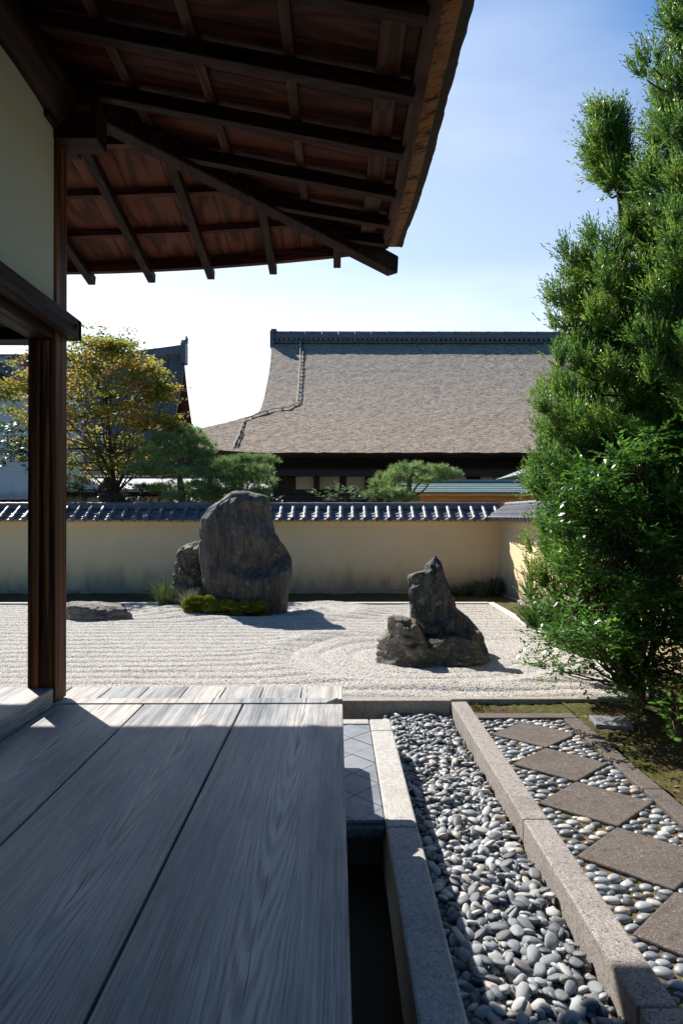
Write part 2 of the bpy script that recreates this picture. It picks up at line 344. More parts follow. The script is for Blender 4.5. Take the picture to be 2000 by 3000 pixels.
def roofthatch():
    k = N('hall_roof_thatch')
    tcn = k.node('TexCoord').outputs['Object']; k._c = tcn
    rows = k.noise(k.pos((0.9, 2.4, 2.6)), 4.5, 4, 0.7)
    fine = k.noise(k.pos((2.0, 4, 4.5)), 6, 3, 0.7)
    big = k.noise(k.pos((0.25, 0.5, 0.7)), 1.2, 4, 0.6)
    sx = k.node('SeparateXYZ'); k.t.links.new(tcn, sx.inputs[0])
    base = k.mix(k.rng(sx.outputs[2], 4.6, 9.5), (0.52, 0.41, 0.315), (0.47, 0.41, 0.35))
    f = k.math('ADD', k.math('MULTIPLY', rows, 0.5), k.math('MULTIPLY', fine, 0.5))
    col = k.mix(k.rng(f, 0.40, 0.56), (0.12, 0.098, 0.08), base)
    col = k.mix(k.rng(big, 0.35, 0.7, 0, 0.15), col, (0.27, 0.235, 0.205))
    k.bump(f, 0.16, 1.0); return k.done(col, 0.95, 0.15)
M['thatch_far'] = roofthatch()
def farroof():
    k = N('shingle_roof'); n = k.noise(k.pos((2, 2, 6)), 2, 5, 0.7)
    k.bump(n, 0.1, 1.0); return k.done(k.mix(n, (0.07, 0.07, 0.08), (0.18, 0.18, 0.19)), 0.9, 0.3)
M['bark_far'] = farroof()
def redwood():
    k = N('red_gable_board'); n = k.noise(k.pos((4, 4, 1)), 2, 4, 0.6)
    return k.done(k.mix(n, (0.12, 0.03, 0.02), (0.26, 0.075, 0.05)), 0.7, 0.3)
M['red_board'] = redwood()
def palefar():
    k = N('pale_sheet_roof'); n = k.noise(k.pos(), 2.5, 5, 0.7)
    return k.done(k.mix(n, (0.30, 0.30, 0.31), (0.48, 0.48, 0.48)), 0.6, 0.4)
M['pale_roof'] = palefar()

# ------------------------------------------------------------------ mesh helpers
class MB:
    def __init__(s): s.v = []; s.f = []
    def add(s, vs, fs):
        o = len(s.v); s.v += [tuple(x) for x in vs]; s.f += [tuple(i + o for i in f) for f in fs]; return s
    def box(s, x0, x1, y0, y1, z0, z1):
        return s.add([(x0,y0,z0),(x1,y0,z0),(x1,y1,z0),(x0,y1,z0),(x0,y0,z1),(x1,y0,z1),(x1,y1,z1),(x0,y1,z1)],
                     [(0,3,2,1),(4,5,6,7),(0,1,5,4),(1,2,6,5),(2,3,7,6),(3,0,4,7)])
    def beam(s, a, b, wd, ht, up=(0, 0, 1)):
        """a, b: centre line of the underside; ht goes up"""
        a = Vector(a); b = Vector(b); d = (b - a).normalized(); sd = d.cross(Vector(up)).normalized() * wd / 2; u = sd.cross(d).normalized() * ht
        vs = [a - sd, a + sd, b + sd, b - sd]; vs = vs + [q + u for q in vs]
        return s.add(vs, [(0,3,2,1),(4,5,6,7),(0,1,5,4),(1,2,6,5),(2,3,7,6),(3,0,4,7)])
    def prism(s, poly, axis, a, b):
        """poly of 2D points in the two other axes (x,y,z order), extruded along axis from a to b"""
        n = len(poly)
        def mk(p, t):
            if axis == 0: return (t, p[0], p[1])
            if axis == 1: return (p[0], t, p[1])
            return (p[0], p[1], t)
        vs = [mk(p, a) for p in poly] + [mk(p, b) for p in poly]
        fs = [tuple(range(n)), tuple(range(2 * n - 1, n - 1, -1))] + [((i + 1) % n, i, i + n, (i + 1) % n + n) for i in range(n)]
        return s.add(vs, fs)
    def tube(s, pts, rad, n=8, cap=True):
        pts = [Vector(p) for p in pts]
        if not isinstance(rad, (list, tuple)): rad = [rad] * len(pts)
        rings = []
        pd = None
        for i, p in enumerate(pts):
            d = (pts[min(i + 1, len(pts) - 1)] - pts[max(i - 1, 0)]).normalized()
            if pd is None:
                a = d.orthogonal().normalized()
            else:
                a = (pa - d * pa.dot(d)).normalized()
            pa = a; pd = d; b = d.cross(a)
            rings.append([p + (a * math.cos(2 * math.pi * k / n) + b * math.sin(2 * math.pi * k / n)) * rad[i] for k in range(n)])
        vs = [q for r in rings for q in r]
        fs = [(i * n + k, i * n + (k + 1) % n, (i + 1) * n + (k + 1) % n, (i + 1) * n + k) for i in range(len(pts) - 1) for k in range(n)]
        if cap: fs += [tuple(range(n - 1, -1, -1)), tuple((len(pts) - 1) * n + k for k in range(n))]
        return s.add(vs, fs)
    def build(s, name, mat, parent=None, bevel=0.0, smooth=False, segs=2):
        me = bpy.data.meshes.new(name); me.from_pydata(s.v, [], s.f); me.update()
        me.validate()
        o = bpy.data.objects.new(name, me); COL.objects.link(o)
        if mat: me.materials.append(M[mat] if isinstance(mat, str) else mat)
        if parent: o.parent = parent
        if smooth: me.polygons.foreach_set('use_smooth', [True] * len(me.polygons))
        if bevel:
            bm_ = o.modifiers.new('b', 'BEVEL'); bm_.width = bevel; bm_.segments = segs; bm_.limit_method = 'ANGLE'; bm_.angle_limit = R(40)
        return o
def mesh_np(name, verts, faces, mat, parent=None, smooth=False):
    """verts (n,3); faces (m,k) of equal k"""
    verts = np.ascontiguousarray(verts, dtype=np.float32); faces = np.ascontiguousarray(faces, dtype=np.int32)
    me = bpy.data.meshes.new(name); me.vertices.add(len(verts)); me.vertices.foreach_set('co', verts.ravel())
    m, k = faces.shape
    me.loops.add(m * k); me.loops.foreach_set('vertex_index', faces.ravel())
    me.polygons.add(m); me.polygons.foreach_set('loop_start', np.arange(0, m * k, k, dtype=np.int32))
    me.update(calc_edges=True)
    if smooth: me.polygons.foreach_set('use_smooth', np.ones(m, dtype=bool))
    me.materials.append(M[mat] if isinstance(mat, str) else mat)
    o = bpy.data.objects.new(name, me); COL.objects.link(o)
    if parent: o.parent = parent
    return o
def grid_faces(nu, nv, wrap=False):
    i = np.arange(nu - 1)[:, None]; j = np.arange(nv if wrap else nv - 1)[None, :]
    a = i * nv + j; b = i * nv + (j + 1) % nv; c = (i + 1) * nv + (j + 1) % nv; d = (i + 1) * nv + j
    return np.stack([a, b, c, d], -1).reshape(-1, 4)
def tag(o, label=None, cat=None, group=None, kind=None):
    if label: o['label'] = label
    if cat: o['category'] = cat
    if group: o['group'] = group
    if kind: o['kind'] = kind
    return o
def empty(name, loc, label, cat, group=None):
    o = bpy.data.objects.new(name, None); COL.objects.link(o); o.location = (0, 0, 0)
    o.empty_display_size = 0.2
    o.location = loc
    return tag(o, label, cat, group)
def adopt(o, root):
    """parts are modelled in world coordinates; keep them there under their root"""
    o.parent = root; o.matrix_parent_inverse = root.matrix_basis.inverted(); return o
def part(mb, name, mat, root, bevel=0.0, smooth=False):
    o = mb.build(name, mat, None, bevel, smooth); top = root
    while top.parent: top = top.parent
    o.parent = root
    if root is top and root.type == 'EMPTY': o.matrix_parent_inverse = root.matrix_basis.inverted()
    return o
def partnp(o, root):
    o.parent = root
    if root.type == 'EMPTY': o.matrix_parent_inverse = root.matrix_basis.inverted()
    return o

def unit(v): return v / np.linalg.norm(v, axis=-1, keepdims=True)
# value noise for numpy fields
def vnoise(x, y, seed=0):
    xi = np.floor(x).astype(np.int64); yi = np.floor(y).astype(np.int64); xf = x - xi; yf = y - yi
    def h(a, b):
        n = (a * 374761393 + b * 668265263 + seed * 1442695041) & 0xffffffff
        n = ((n ^ (n >> 13)) * 1274126177) & 0xffffffff
        return ((n ^ (n >> 16)) & 0xffff) / 65535.0
    u = xf * xf * (3 - 2 * xf); v = yf * yf * (3 - 2 * yf)
    return (h(xi, yi) * (1 - u) + h(xi + 1, yi) * u) * (1 - v) + (h(xi, yi + 1) * (1 - u) + h(xi + 1, yi + 1) * u) * v
def fbm(x, y, seed=0, oct=4):
    s = 0; a = 0.5
    for i in range(oct): s = s + a * vnoise(x * 2 ** i, y * 2 ** i, seed + i); a *= 0.5
    return s

# ------------------------------------------------------------------ ground
tag(MB().add([(-400, -60, -0.08), (400, -60, -0.08), (400, 900, -0.08), (-400, 900, -0.08)], [(0, 1, 2, 3)]).build('ground', 'earth'), kind='structure')

# white raked gravel, a displaced sheet
ROCK_A = (-1.25, 12.3); ROCK_B = (1.05, 8.45)
def gravel_h(X, Y):
    da = np.hypot((X - ROCK_A[0]) / 1.5, (Y - ROCK_A[1]) / 1.0)
    db = np.hypot((X - ROCK_B[0]) / 1.25, (Y - ROCK_B[1]) / 1.0)
    wob = 0.22 * fbm(X * 0.7, Y * 0.7, 3)
    lin = Y + wob
    wa = np.clip((1.15 - da) / 0.35, 0, 1); wb = np.clip((1.55 - db) / 0.35, 0, 1)
    def rake(t, per): 
        q = (t / per) % 1.0
        return 1.0 - np.exp(-((q - 0.5) / 0.17) ** 2)
    h = rake(lin, 0.27)
    h = h * (1 - wa) + rake(da * 1.0 + wob, 0.24) * wa
    h = h * (1 - wb) + rake(db * 1.0 + wob, 0.30) * wb * 0.8
    amp = 0.026 * (0.45 + 0.9 * fbm(X * 0.9 + 5, Y * 1.7, 9))
    base = 0.10 + amp * h
    # mounded ridges
    base += 0.035 * np.exp(-((db - 1.55) / 0.16) ** 2) + 0.07 * np.exp(-((da - 1.15) / 0.22) ** 2)
    base += 0.10 * np.exp(-(((X + 0.35) / 0.34) ** 2 + ((Y - 12.1) / 0.5) ** 2))
    base += 0.07 * np.exp(-(((X + 2.7) / 0.9) ** 2 + ((Y - 12.0) / 0.5) ** 2))
    base += 0.05 * np.exp(-(((X + 0.1) / 0.8) ** 2 + ((Y - 9.6) / 0.35) ** 2))
    base += 0.02 * (fbm(X * 1.3, Y * 1.3, 21) - 0.5)
    # single stones
    base += 0.008 * (vnoise(X * 75, Y * 75, 5) - 0.5) + 0.004 * (vnoise(X * 38, Y * 38, 6) - 0.5)
    return base
ys = 6.42 * np.exp(np.linspace(0, math.log(13.22 / 6.42), 620))
tx = np.linspace(-9.5, 2.93, 1150)
X, Y = np.meshgrid(tx, ys); X = X + rng.normal(0, 0.001, X.shape)
Z = gravel_h(X, Y)
g = mesh_np('raked_gravel', np.stack([X, Y, Z], -1).reshape(-1, 3), grid_faces(*X.shape)[:, ::1], 'gravel', smooth=True)
tag(g, 'white raked gravel filling the garden between the kerbs', 'gravel', kind='stuff')

# moss and soil
def sheet(name, x0, x1, y0, y1, zf, step, mat, **kw):
    X, Y = np.meshgrid(np.arange(x0, x1 + step, step), np.arange(y0, y1 + step, step))
    return mesh_np(name, np.stack([X, Y, zf(X, Y)], -1).reshape(-1, 3), grid_faces(*X.shape), mat, smooth=True)
tag(sheet('moss_ground', 2.068, 3.75, 1.2, 6.33, lambda X, Y: 0.065 + 0.07 * fbm(X * 3, Y * 3, 2) + 0.02 * vnoise(X * 30, Y * 30, 4), 0.03, 'moss_ground'), kind='structure')
tag(sheet('moss_ground', 3.065, 3.75, 6.33, 13.33, lambda X, Y: 0.065 + 0.07 * fbm(X * 3, Y * 3, 2) + 0.02 * vnoise(X * 30, Y * 30, 4), 0.04, 'moss_ground'), kind='structure')
tag(sheet('moss_ground', 1.205, 2.10, 6.02, 6.38, lambda X, Y: 0.055 + 0.05 * fbm(X * 3, Y * 3, 2) + 0.02 * vnoise(X * 30, Y * 30, 4), 0.02, 'moss_ground'), kind='structure')
tag(sheet('moss_ground', -9.6, 3.75, 13.33, 15.6, lambda X, Y: 0.05 + 0.06 * fbm(X * 3, Y * 3, 2), 0.06, 'moss_ground'), kind='structure')

# kerbs
def stones(name, runs, mat, bev=0.008):
    mb = MB()
    for r in runs: mb.box(*r)
    return tag(mb.build(name, mat, None, bev), kind='structure')
stones('kerb', [(-9.6, -3.1, 13.20, 13.33, -0.05, 0.155), (-3.094, -0.2, 13.20, 13.33, -0.05, 0.155), (-0.194, 2.93, 13.20, 13.33, -0.05, 0.155)], 'kerb_white')
stones('kerb', [(2.94, 3.06, 6.40, 9.2, -0.05, 0.15), (2.94, 3.06, 9.206, 13.33, -0.05, 0.15)], 'kerb_white')
stones('kerb', [(-9.6, -1.8, 6.30, 6.42, -0.07, 0.14), (-1.794, 1.05, 6.30, 6.42, -0.07, 0.14), (1.055, 2.93, 6.33, 6.42, -0.05, 0.145)], 'kerb_concrete', 0.012)
stones('kerb', [(1.05, 1.195, 2.39, 3.86, -0.07, 0.132), (1.05, 1.195, 3.864, 6.296, -0.07, 0.132)], 'granite', 0.010)
stones('kerb', [(1.05, 1.42, 1.55, 2.384, -0.07, 0.132)], 'granite', 0.010)
# path
pth = MB().box(1.20, 1.94, 1.0, 5.86, -0.05, 0.083).build('path', 'mortar'); tag(pth, kind='structure')
pe = MB()
pe.box(1.205, 2.07, 5.872, 6.01, -0.05, 0.108); pe.box(1.945, 2.075, 4.35, 5.868, -0.05, 0.106); pe.box(1.945, 2.075, 2.7, 4.345, -0.05, 0.108); pe.box(1.945, 2.075, 1.0, 2.695, -0.05, 0.107)
o = pe.build('border_stone', 'granite_dark', pth, 0.010)
yc = 5.46; cyc = []
while yc > 1.1: cyc.append(yc); yc -= 0.652
for i, c in enumerate(cyc):
    hx, hy = 0.345 + random.uniform(-.006, .006), 0.322
    j = [random.uniform(-.006, .006) for _ in range(8)]
    MB().prism([(1.572 - hx, c + j[0]), (1.572 + j[1], c - hy), (1.572 + hx, c + j[2]), (1.572 + j[3], c + hy)], 2, 0.0, 0.104 + random.uniform(-.003, .003)).build('paving_slab', 'granite_dark', pth, 0.008)

# ellipsoid batches
def ico(sub=1):
    import bmesh
    b = bmesh.new(); bmesh.ops.create_icosphere(b, subdivisions=sub, radius=1.0)
    v = np.array([q.co[:] for q in b.verts]); f = np.array([[q.index for q in p.verts] for p in b.faces]); b.free(); return v, f
ICO2 = ico(2); ICO3 = ico(3)
def rotm(ax, ay, az_):
    cx, sx, cy, sy, cz, sz = math.cos(ax), math.sin(ax), math.cos(ay), math.sin(ay), math.cos(az_), math.sin(az_)
    Rx = np.array([[1,0,0],[0,cx,-sx],[0,sx,cx]]); Ry = np.array([[cy,0,sy],[0,1,0],[-sy,0,cy]]); Rz = np.array([[cz,-sz,0],[sz,cz,0],[0,0,1]])
    return Rz @ Ry @ Rx
def stone_shape(base, seed):
    v = base[0].copy(); r = np.random.default_rng(seed)
    for _ in range(5):
        d = r.normal(size=3); d /= np.linalg.norm(d); t = r.uniform(0.72, 0.9)
        s = v @ d; k = s > t; v[k] -= np.outer((s[k] - t) * 0.75, d)
    v[:, 0] *= 1 + 0.18 * v[:, 1] * r.uniform(-1, 1)
    v[:, 1] *= 1 + 0.22 * v[:, 0] * r.uniform(-1, 1)
    return v
def batch(name, items, base, mat, parent=None):
    """items: (centre, radii, angles, seed)"""
    vs = []; fs = []; o = 0
    shapes = [stone_shape(base, 50 + i) for i in range(12)]
    for c, rad, ang, sd in items:
        v = (shapes[sd % 12] * np.array(rad)) @ rotm(*ang).T + np.array(c)
        vs.append(v); fs.append(base[1] + o); o += len(v)
    return mesh_np(name, np.concatenate(vs), np.concatenate(fs), mat, parent, smooth=True)

# cobbles set in the path: triangles left between the slabs
def in_slab(x, y, pad):
    for c in cyc:
        if abs(x - 1.572) / (0.345 + pad) + abs(y - c) / (0.322 + pad) < 1.0: return True
    return False
items = []; placed = []
tries = 0
while tries < 26000:
    tries += 1
    x = random.uniform(1.205, 1.935); y = random.uniform(1.2, 5.86)
    r = random.uniform(0.030, 0.043) if tries < 9000 else random.uniform(0.018, 0.030)
    if in_slab(x, y, r * 0.95) or x < 1.205 + r * .6 or x > 1.935 - r * .6 or y > 5.86 - r * .5: continue
    if any(abs(x - q[0]) < 0.08 and abs(y - q[1]) < 0.08 and (x - q[0]) ** 2 + (y - q[1]) ** 2 < ((r + q[2]) * 0.85) ** 2 for q in placed): continue
    placed.append((x, y, r))
    items.append(((x, y, 0.084 + r * 0.10), (r * random.uniform(1.05, 1.25), r * random.uniform(0.72, 0.9), r * random.uniform(.42, .55)), (random.uniform(-.1, .1), random.uniform(-.1, .1), random.uniform(-0.7, 0.7)), random.randrange(12)))
cob = batch('cobblestones', items, ICO2, 'cobble', pth); tag(cob, kind='stuff')

# pebble channel: stones dropped on a height field
RES = 0.01; X0, X1, Y0, Y1 = 0.405, 1.055, 1.55, 6.30
hf = np.full((int((X1 - X0) / RES) + 1, int((Y1 - Y0) / RES) + 1), -0.075)
gx = X0 + np.arange(hf.shape[0]) * RES; gy = Y0 + np.arange(hf.shape[1]) * RES
peb = []
def drop(x, y, r, rr):
    a, b, c = r * rr.uniform(1.0, 1.5), r * rr.uniform(0.70, 0.95), r * rr.uniform(0.34, 0.50)
    x = min(max(x, X0 + b * 0.9), X1 - b * 0.9); y = min(y, Y1 - b)
    th = rr.uniform(0, math.pi)
    if x < X0 + 0.05 or x > X1 - 0.05: th = math.pi / 2 + rr.uniform(-.3, .3)
    i0, i1 = max(0, int((x - a - X0) / RES)), min(hf.shape[0], int((x + a - X0) / RES) + 2)
    j0, j1 = max(0, int((y - a - Y0) / RES)), min(hf.shape[1], int((y + a - Y0) / RES) + 2)
    GX, GY = np.meshgrid(gx[i0:i1] - x, gy[j0:j1] - y, indexing='ij')
    u = (GX * math.cos(th) + GY * math.sin(th)) / a; v = (-GX * math.sin(th) + GY * math.cos(th)) / b
    q = u * u + v * v; m = q < 1.0
    if m.sum() < 3: return None
    H = hf[i0:i1, j0:j1]; dome = c * np.sqrt(np.clip(1 - q, 0, 1))
    A = np.stack([GX[m], GY[m], np.ones(m.sum())], 1); sol, *_ = np.linalg.lstsq(A, H[m], rcond=None)
    sx_, sy_ = np.clip(sol[0], -0.55, 0.55), np.clip(sol[1], -0.55, 0.55)
    zc = np.percentile((H + dome * 0.8 - (sx_ * GX + sy_ * GY))[m], 72)
    top = zc + sx_ * GX + sy_ * GY + dome
    H[m] = np.maximum(H[m], top[m])
    return (x, y, zc, a, b, c, th, math.atan(sx_), math.atan(sy_))
rr = random.Random(11)
for layer, (n, lo, hi) in enumerate([(2300, .020, .032), (2700, .020, .033), (1100, .018, .037)]):
    for _ in range(n):
        x = rr.uniform(X0, X1); y = rr.uniform(Y0, Y1)
        # choose the lowest of a few spots so the bed stays level
        best = None
        for _k in range(4):
            xx, yy = rr.uniform(X0 + .03, X1 - .03), rr.uniform(Y0, Y1 - .03)
            h = hf[int((xx - X0) / RES), int((yy - Y0) / RES)]
            if best is None or h < best[0]: best = (h, xx, yy)
        r = rr.uniform(lo, hi)
        p = drop(best[1], best[2], r, rr)
        if p: peb.append(p)
print('pebbles', len(peb), 'mean height', hf.mean(), np.percentile(hf, 90))
def vis_rank(p):
    i = int(min(max((p[0] - X0) / RES, 0), hf.shape[0] - 1)); j = int(min(max((p[1] - Y0) / RES, 0), hf.shape[1] - 1))
    on_top = (p[2] + p[5]) > hf[i, j] - 0.006
    return (on_top and p[1] > 1.98 and p[0] / p[1] < 0.502, p[3] * p[4] / (p[1] ** 2 * 0.6 + 0.4))
order = sorted(range(len(peb)), key=lambda i: vis_rank(peb[i]), reverse=True)
near = order[:300]; rest = order[300:]
pitems = [((peb[i][0], peb[i][1], peb[i][2]), peb[i][3:6], (peb[i][8], -peb[i][7], peb[i][6]), i) for i in rest]
tag(batch('pebbles', pitems, ICO2, 'pebble'), 'grey river pebbles filling the drip channel between the two granite strips', 'pebbles', kind='stuff')
protos = []
for s in range(12):
    v = stone_shape(ICO3, 50 + s)
    o = mesh_np('pebble', v, ICO3[1], 'pebble', smooth=True); protos.append(o)
for n, i in enumerate(near):
    p = peb[i]
    o = protos[n] if n < 12 else protos[n % 12].copy()
    if n >= 12: COL.objects.link(o)
    o.location = p[:3]; o.scale = p[3:6]; o.rotation_euler = (p[8], -p[7], p[6])
    tag(o, 'smooth grey river pebble lying in the drip channel beside the granite strip', 'pebble', 'pebbles in the drip channel')

# granite strip and slate platform beside the veranda
gs = [(0.25, 0.41, 5.02, 5.30), (0.25, 0.41, 3.47, 5.015), (0.25, 0.41, 1.9, 3.465), (0.25, 0.41, 0.2, 1.895), (-0.35, 0.245, 5.18, 5.30)]
stones('granite_strip_pavement', [(a, b, c, d, -0.07, 0.27) for a, b, c, d in gs], 'granite_pale', 0.012)
pl = MB().box(-0.35, 0.246, 3.75, 5.176, -0.07, 0.195).box(-0.35, 0.246, 3.50, 5.176, 0.196, 0.245).build('tile_platform_pavement', 'granite_dark', None, 0.01); tag(pl, kind='structure')
tl = MB(); s_ = 0.30
for i in range(-3, 9):
    for j in range(-3, 9):
        cx = -0.05 + (i - j) * s_ / 2; cy = 3.55 + (i + j) * s_ / 2 * 1.1
        g_ = 0.004
        poly = [(cx - s_ / 2 + g_, cy), (cx, cy - s_ * .55 + g_), (cx + s_ / 2 - g_, cy), (cx, cy + s_ * .55 - g_)]
        # clip to the platform
        def clip(poly, ax, lim, keep):
            out = []
            for k in range(len(poly)):
                a, b = poly[k], poly[(k + 1) % len(poly)]
                ia, ib = keep(a[ax], lim), keep(b[ax], lim)
                if ia: out.append(a)
                if ia != ib:
                    t = (lim - a[ax]) / (b[ax] - a[ax]); out.append((a[0] + (b[0] - a[0]) * t, a[1] + (b[1] - a[1]) * t))
            return out
        for ax, lim, kp in ((0, -0.34, lambda q, l: q >= l), (0, 0.243, lambda q, l: q <= l), (1, 3.56, lambda q, l: q >= l), (1, 5.172, lambda q, l: q <= l)):
            poly = clip(poly, ax, lim, kp)
            if len(poly) < 3: break
        if len(poly) >= 3: tl.prism(poly, 2, 0.2465, 0.262 + random.uniform(-.0015, .0015))
tl.build('slate_tiles', 'slate', pl)

# ------------------------------------------------------------------ the hall we stand in
hall = empty('temple_hall', (-1.56, 3.7, 0.85), 'dark timber temple hall with plank veranda, open corner post and thatched eaves overhead', 'temple hall')
DZ = 0.85
dk = MB()
seams = [0.029, -0.4966, -1.02, -1.49]
for a, b in zip(seams[1:], seams[:-1]):
    g_ = 0.0045
    dk.box(a + g_, b - (g_ if b < 0 else 0), -1.5, 3.62, DZ - 0.045, DZ)
far = [-1.98, -1.76, -1.54, -1.31, -1.09, -.863, -.643, -.425, -.2, 0.029]
for a, b in zip(far[:-1], far[1:]): dk.box(a + .003, b - .003 * (b < 0), 3.725, 4.0, DZ - 0.045, DZ - random.uniform(0, .004))
x = -1.60
while x > -6: dk.box(x - 0.325, x - 0.003, -1.5, 3.62, DZ - 0.045, DZ + 0.0); x -= 0.33
x = -1.985
while x > -6: dk.box(x - 0.24, x - 0.003, 3.725, 4.0, DZ - 0.045, DZ); x -= 0.243
part(dk, 'veranda_deck', 'deck', hall, 0.004)
mb = MB().prism([(-6, 3.625), (-0.06, 3.625), (0.005, 3.72), (-6, 3.72)], 2, DZ - 0.03, DZ + 0.006)
part(mb, 'deck_cross_board', 'deck', hall, 0.003)
mb = MB()
for yb in (3.85, 2.6, 1.2, -0.2): mb.box(-6, -0.05, yb, yb + 0.11, DZ - 0.20, DZ - 0.046)
mb.box(-0.13, -0.02, -1.5, 3.84, DZ - 0.19, DZ - 0.047)
part(mb, 'deck_joist', 'dark_x', hall, 0.004)
for px_, py_ in ((-0.10, 3.88), (-0.10, 1.9), (-1.56, 3.7), (-0.10, 0.1), (-3.2, 3.88)):
    part(MB().box(px_ - .055, px_ + .055, py_ - .055, py_ + .055, -0.07, DZ - 0.2), 'deck_stump', 'dark_x', hall, 0.005)
# dark boards closing the space below the hall
part(MB().box(-1.60, -1.57, -1.5, 3.6, -0.07, DZ - 0.05).box(-6, -1.57, 3.60, 3.62, -0.07, DZ - 0.05), 'skirting_board', 'black_wood', hall)
part(MB().box(-0.9, -0.02, 3.86, 4.5, 0.50, 0.60), 'added_shadow_board', 'deck_side', hall, 0.006)  # unseen board added past the deck end to cast shade on the tiles
part(MB().box(-0.12, -0.04, 4.34, 4.42, 0.25, 0.50), 'added_board_leg', 'dark_x', hall, 0.004)  # leg carrying that added board
# sills
mb = MB(); mb.box(-1.64, -1.50, -1.5, 3.63, DZ - 0.02, DZ + 0.085); part(mb, 'side_sill', 'deck', hall, 0.006)
mb = MB()
for a, b in ((-1.76, -1.645), (-1.90, -1.78)): mb.box(a, b, -1.5, 3.62, DZ - 0.03, DZ + 0.012)
part(mb, 'inner_sill_board', 'deck', hall, 0.003)
# post
mb = MB(); mb.box(-1.64, -1.49, 3.63, 3.78, DZ + 0.002, EYE + 2.10)
mb.box(-1.610, -1.575, 3.612, 3.632, DZ + 0.07, EYE + 0.93); mb.box(-1.555, -1.525, 3.618, 3.632, DZ + 0.07, EYE + 0.93)
post = part(mb, 'corner_post', 'post', hall, 0.007)
for xp in (-3.45, -5.3): part(MB().box(xp, xp + .15, 3.63, 3.78, DZ, EYE + 2.1), 'corner_post', 'post', hall, 0.006)['label'] = 'timber post farther along the open front'
part(MB().box(-1.64, -1.49, -1.0, -0.85, DZ, EYE + 2.1), 'wall_post', 'post', hall, 0.006)
# nageshi beam and head rail
mb = MB(); mb.box(-1.488, -1.43, -1.5, 3.83, EYE + 0.975, EYE + 1.085); bn = part(mb, 'tie_beam', 'dark_y', hall, 0.006)
mb = MB(); mb.tube([(-1.432, 3.745, EYE + 1.03), (-1.420, 3.745, EYE + 1.03)], [0.019, 0.012], 12); mb.build('nail_cover', 'dark_y', bn)
mb = MB(); mb.box(-6, -1.43, 3.784, 3.835, EYE + 0.975, EYE + 1.083); part(mb, 'front_tie_beam', 'dark_x', hall, 0.006)
mb = MB(); mb.box(-1.64, -1.50, -1.5, 3.625, EYE + 0.935, EYE + 0.99); part(mb, 'head_rail', 'dark_y', hall, 0.005)
mb = MB(); mb.box(-6, -1.645, 3.64, 3.775, EYE + 0.935, EYE + 1.0); part(mb, 'front_head_rail', 'dark_x', hall, 0.005)
part(MB().box(-1.60, -1.503, -1.5, 3.628, EYE + 0.992, EYE + 2.2), 'wall_panel', 'white_plaster', hall)
part(MB().box(-6, -1.645, 3.69, 3.74, EYE + 1.0, EYE + 2.2), 'front_wall_panel', 'white_plaster', hall)
# rough log carrying the rafters
pts = [(-1.51 + 0.02 * math.sin(t * 2.1), 3.80 - t, EYE + 2.17 + 0.055 * t + 0.02 * math.sin(t * 5)) for t in np.linspace(0, 5.2, 26)]
part(MB().tube(pts, [0.115 + 0.012 * math.sin(i * 1.3) for i in range(26)], 14), 'log_purlin', 'dark_y', hall, smooth=True)
pts = [(-1.3 - t, 3.72, EYE + 2.20 + 0.02 * math.sin(t * 2)) for t in np.linspace(0, 4.7, 14)]
part(MB().tube(pts, 0.12, 14), 'front_log_purlin', 'dark_x', hall, smooth=True)
part(MB().box(-1.72, -1.275, 3.62, 3.79, EYE + 2.0, EYE + 2.2).box(-1.655, -1.475, 3.5, 3.95, EYE + 2.05, EYE + 2.21), 'bracket_block', 'dark_x', hall, 0.006)
# eave geometry: XI/YI = rafter ends; the eave sweeps up towards the corner
XE, YE = 0.37, 5.60; SL = 0.19
def rise(t, L): return 0.19 * max(0.0, 1 - max(t, 0) / L) ** 2
def zside(x, y): return EYE + 1.95 + SL * (XE - x) + rise(YE - y, 1.7) * max(0, 1 - (XE - x) / 2.4)
def zfront(x, y): return EYE + 1.95 + SL * (YE - y) + rise(XE - x, 3.0) * max(0, 1 - (YE - y) / 2.4)
RH = 0.075
for k in range(14):
    y = 4.74 - 0.512 * k
    xs = XE - (YE - y) + 0.05 if y > 3.9 else -2.6
    mb = MB(); mb.beam((xs, y, zside(xs, y)), (XE - 0.01, y, zside(XE, y)), 0.065, RH)
    part(mb, 'side_rafter', 'dark_x', hall, 0.004)
mb = MB(); mb.beam((0.02, 5.24, zside(0.02, 5.24)), (XE - .01, 5.24, zside(XE, 5.24)), 0.065, RH); part(mb, 'side_rafter', 'dark_x', hall, 0.004)
for k, x in enumerate([0.0, -0.535, -1.055, -1.55, -2.05, -2.55, -3.05, -3.55, -4.05, -4.55, -5.05]):
    ys_ = max(YE - (XE - x) + 0.03, 3.6)
    yend = YE + 0.12
    mb = MB(); mb.beam((x, ys_, zfront(x, ys_)), (x, yend, zfront(x, yend) - 0.01), 0.062, RH)
    part(mb, 'front_rafter', 'dark_y', hall, 0.005)
# battens
BH = 0.032
def strip(pts_, wd, ht, name, mat, axis):
    mb = MB()
    for a, b in zip(pts_[:-1], pts_[1:]): mb.beam(a, b, wd, ht)
    return part(mb, name, mat, hall, 0.002)
for x, wd in ((-2.0, .05), (-1.56, .05), (-1.12, .05), (-0.68, .05), (-0.225, .05), (0.235, .11)):
    y1 = YE - (XE - x); n = 8
    pp = [(x, yy, zside(x, yy) + RH) for yy in np.linspace(-1.6, y1, n + 14)]
    strip(pp, wd, BH, 'side_batten', 'batten', 1)
for y, wd in ((4.25, .05), (4.73, .05), (5.19, .05)):
    x1 = XE - (YE - y)
    pp = [(xx, y, zfront(xx, y) + RH) for xx in np.linspace(-6, x1, 20)]
    strip(pp, wd, BH + 0.015, 'front_batten', 'batten_x', 0)
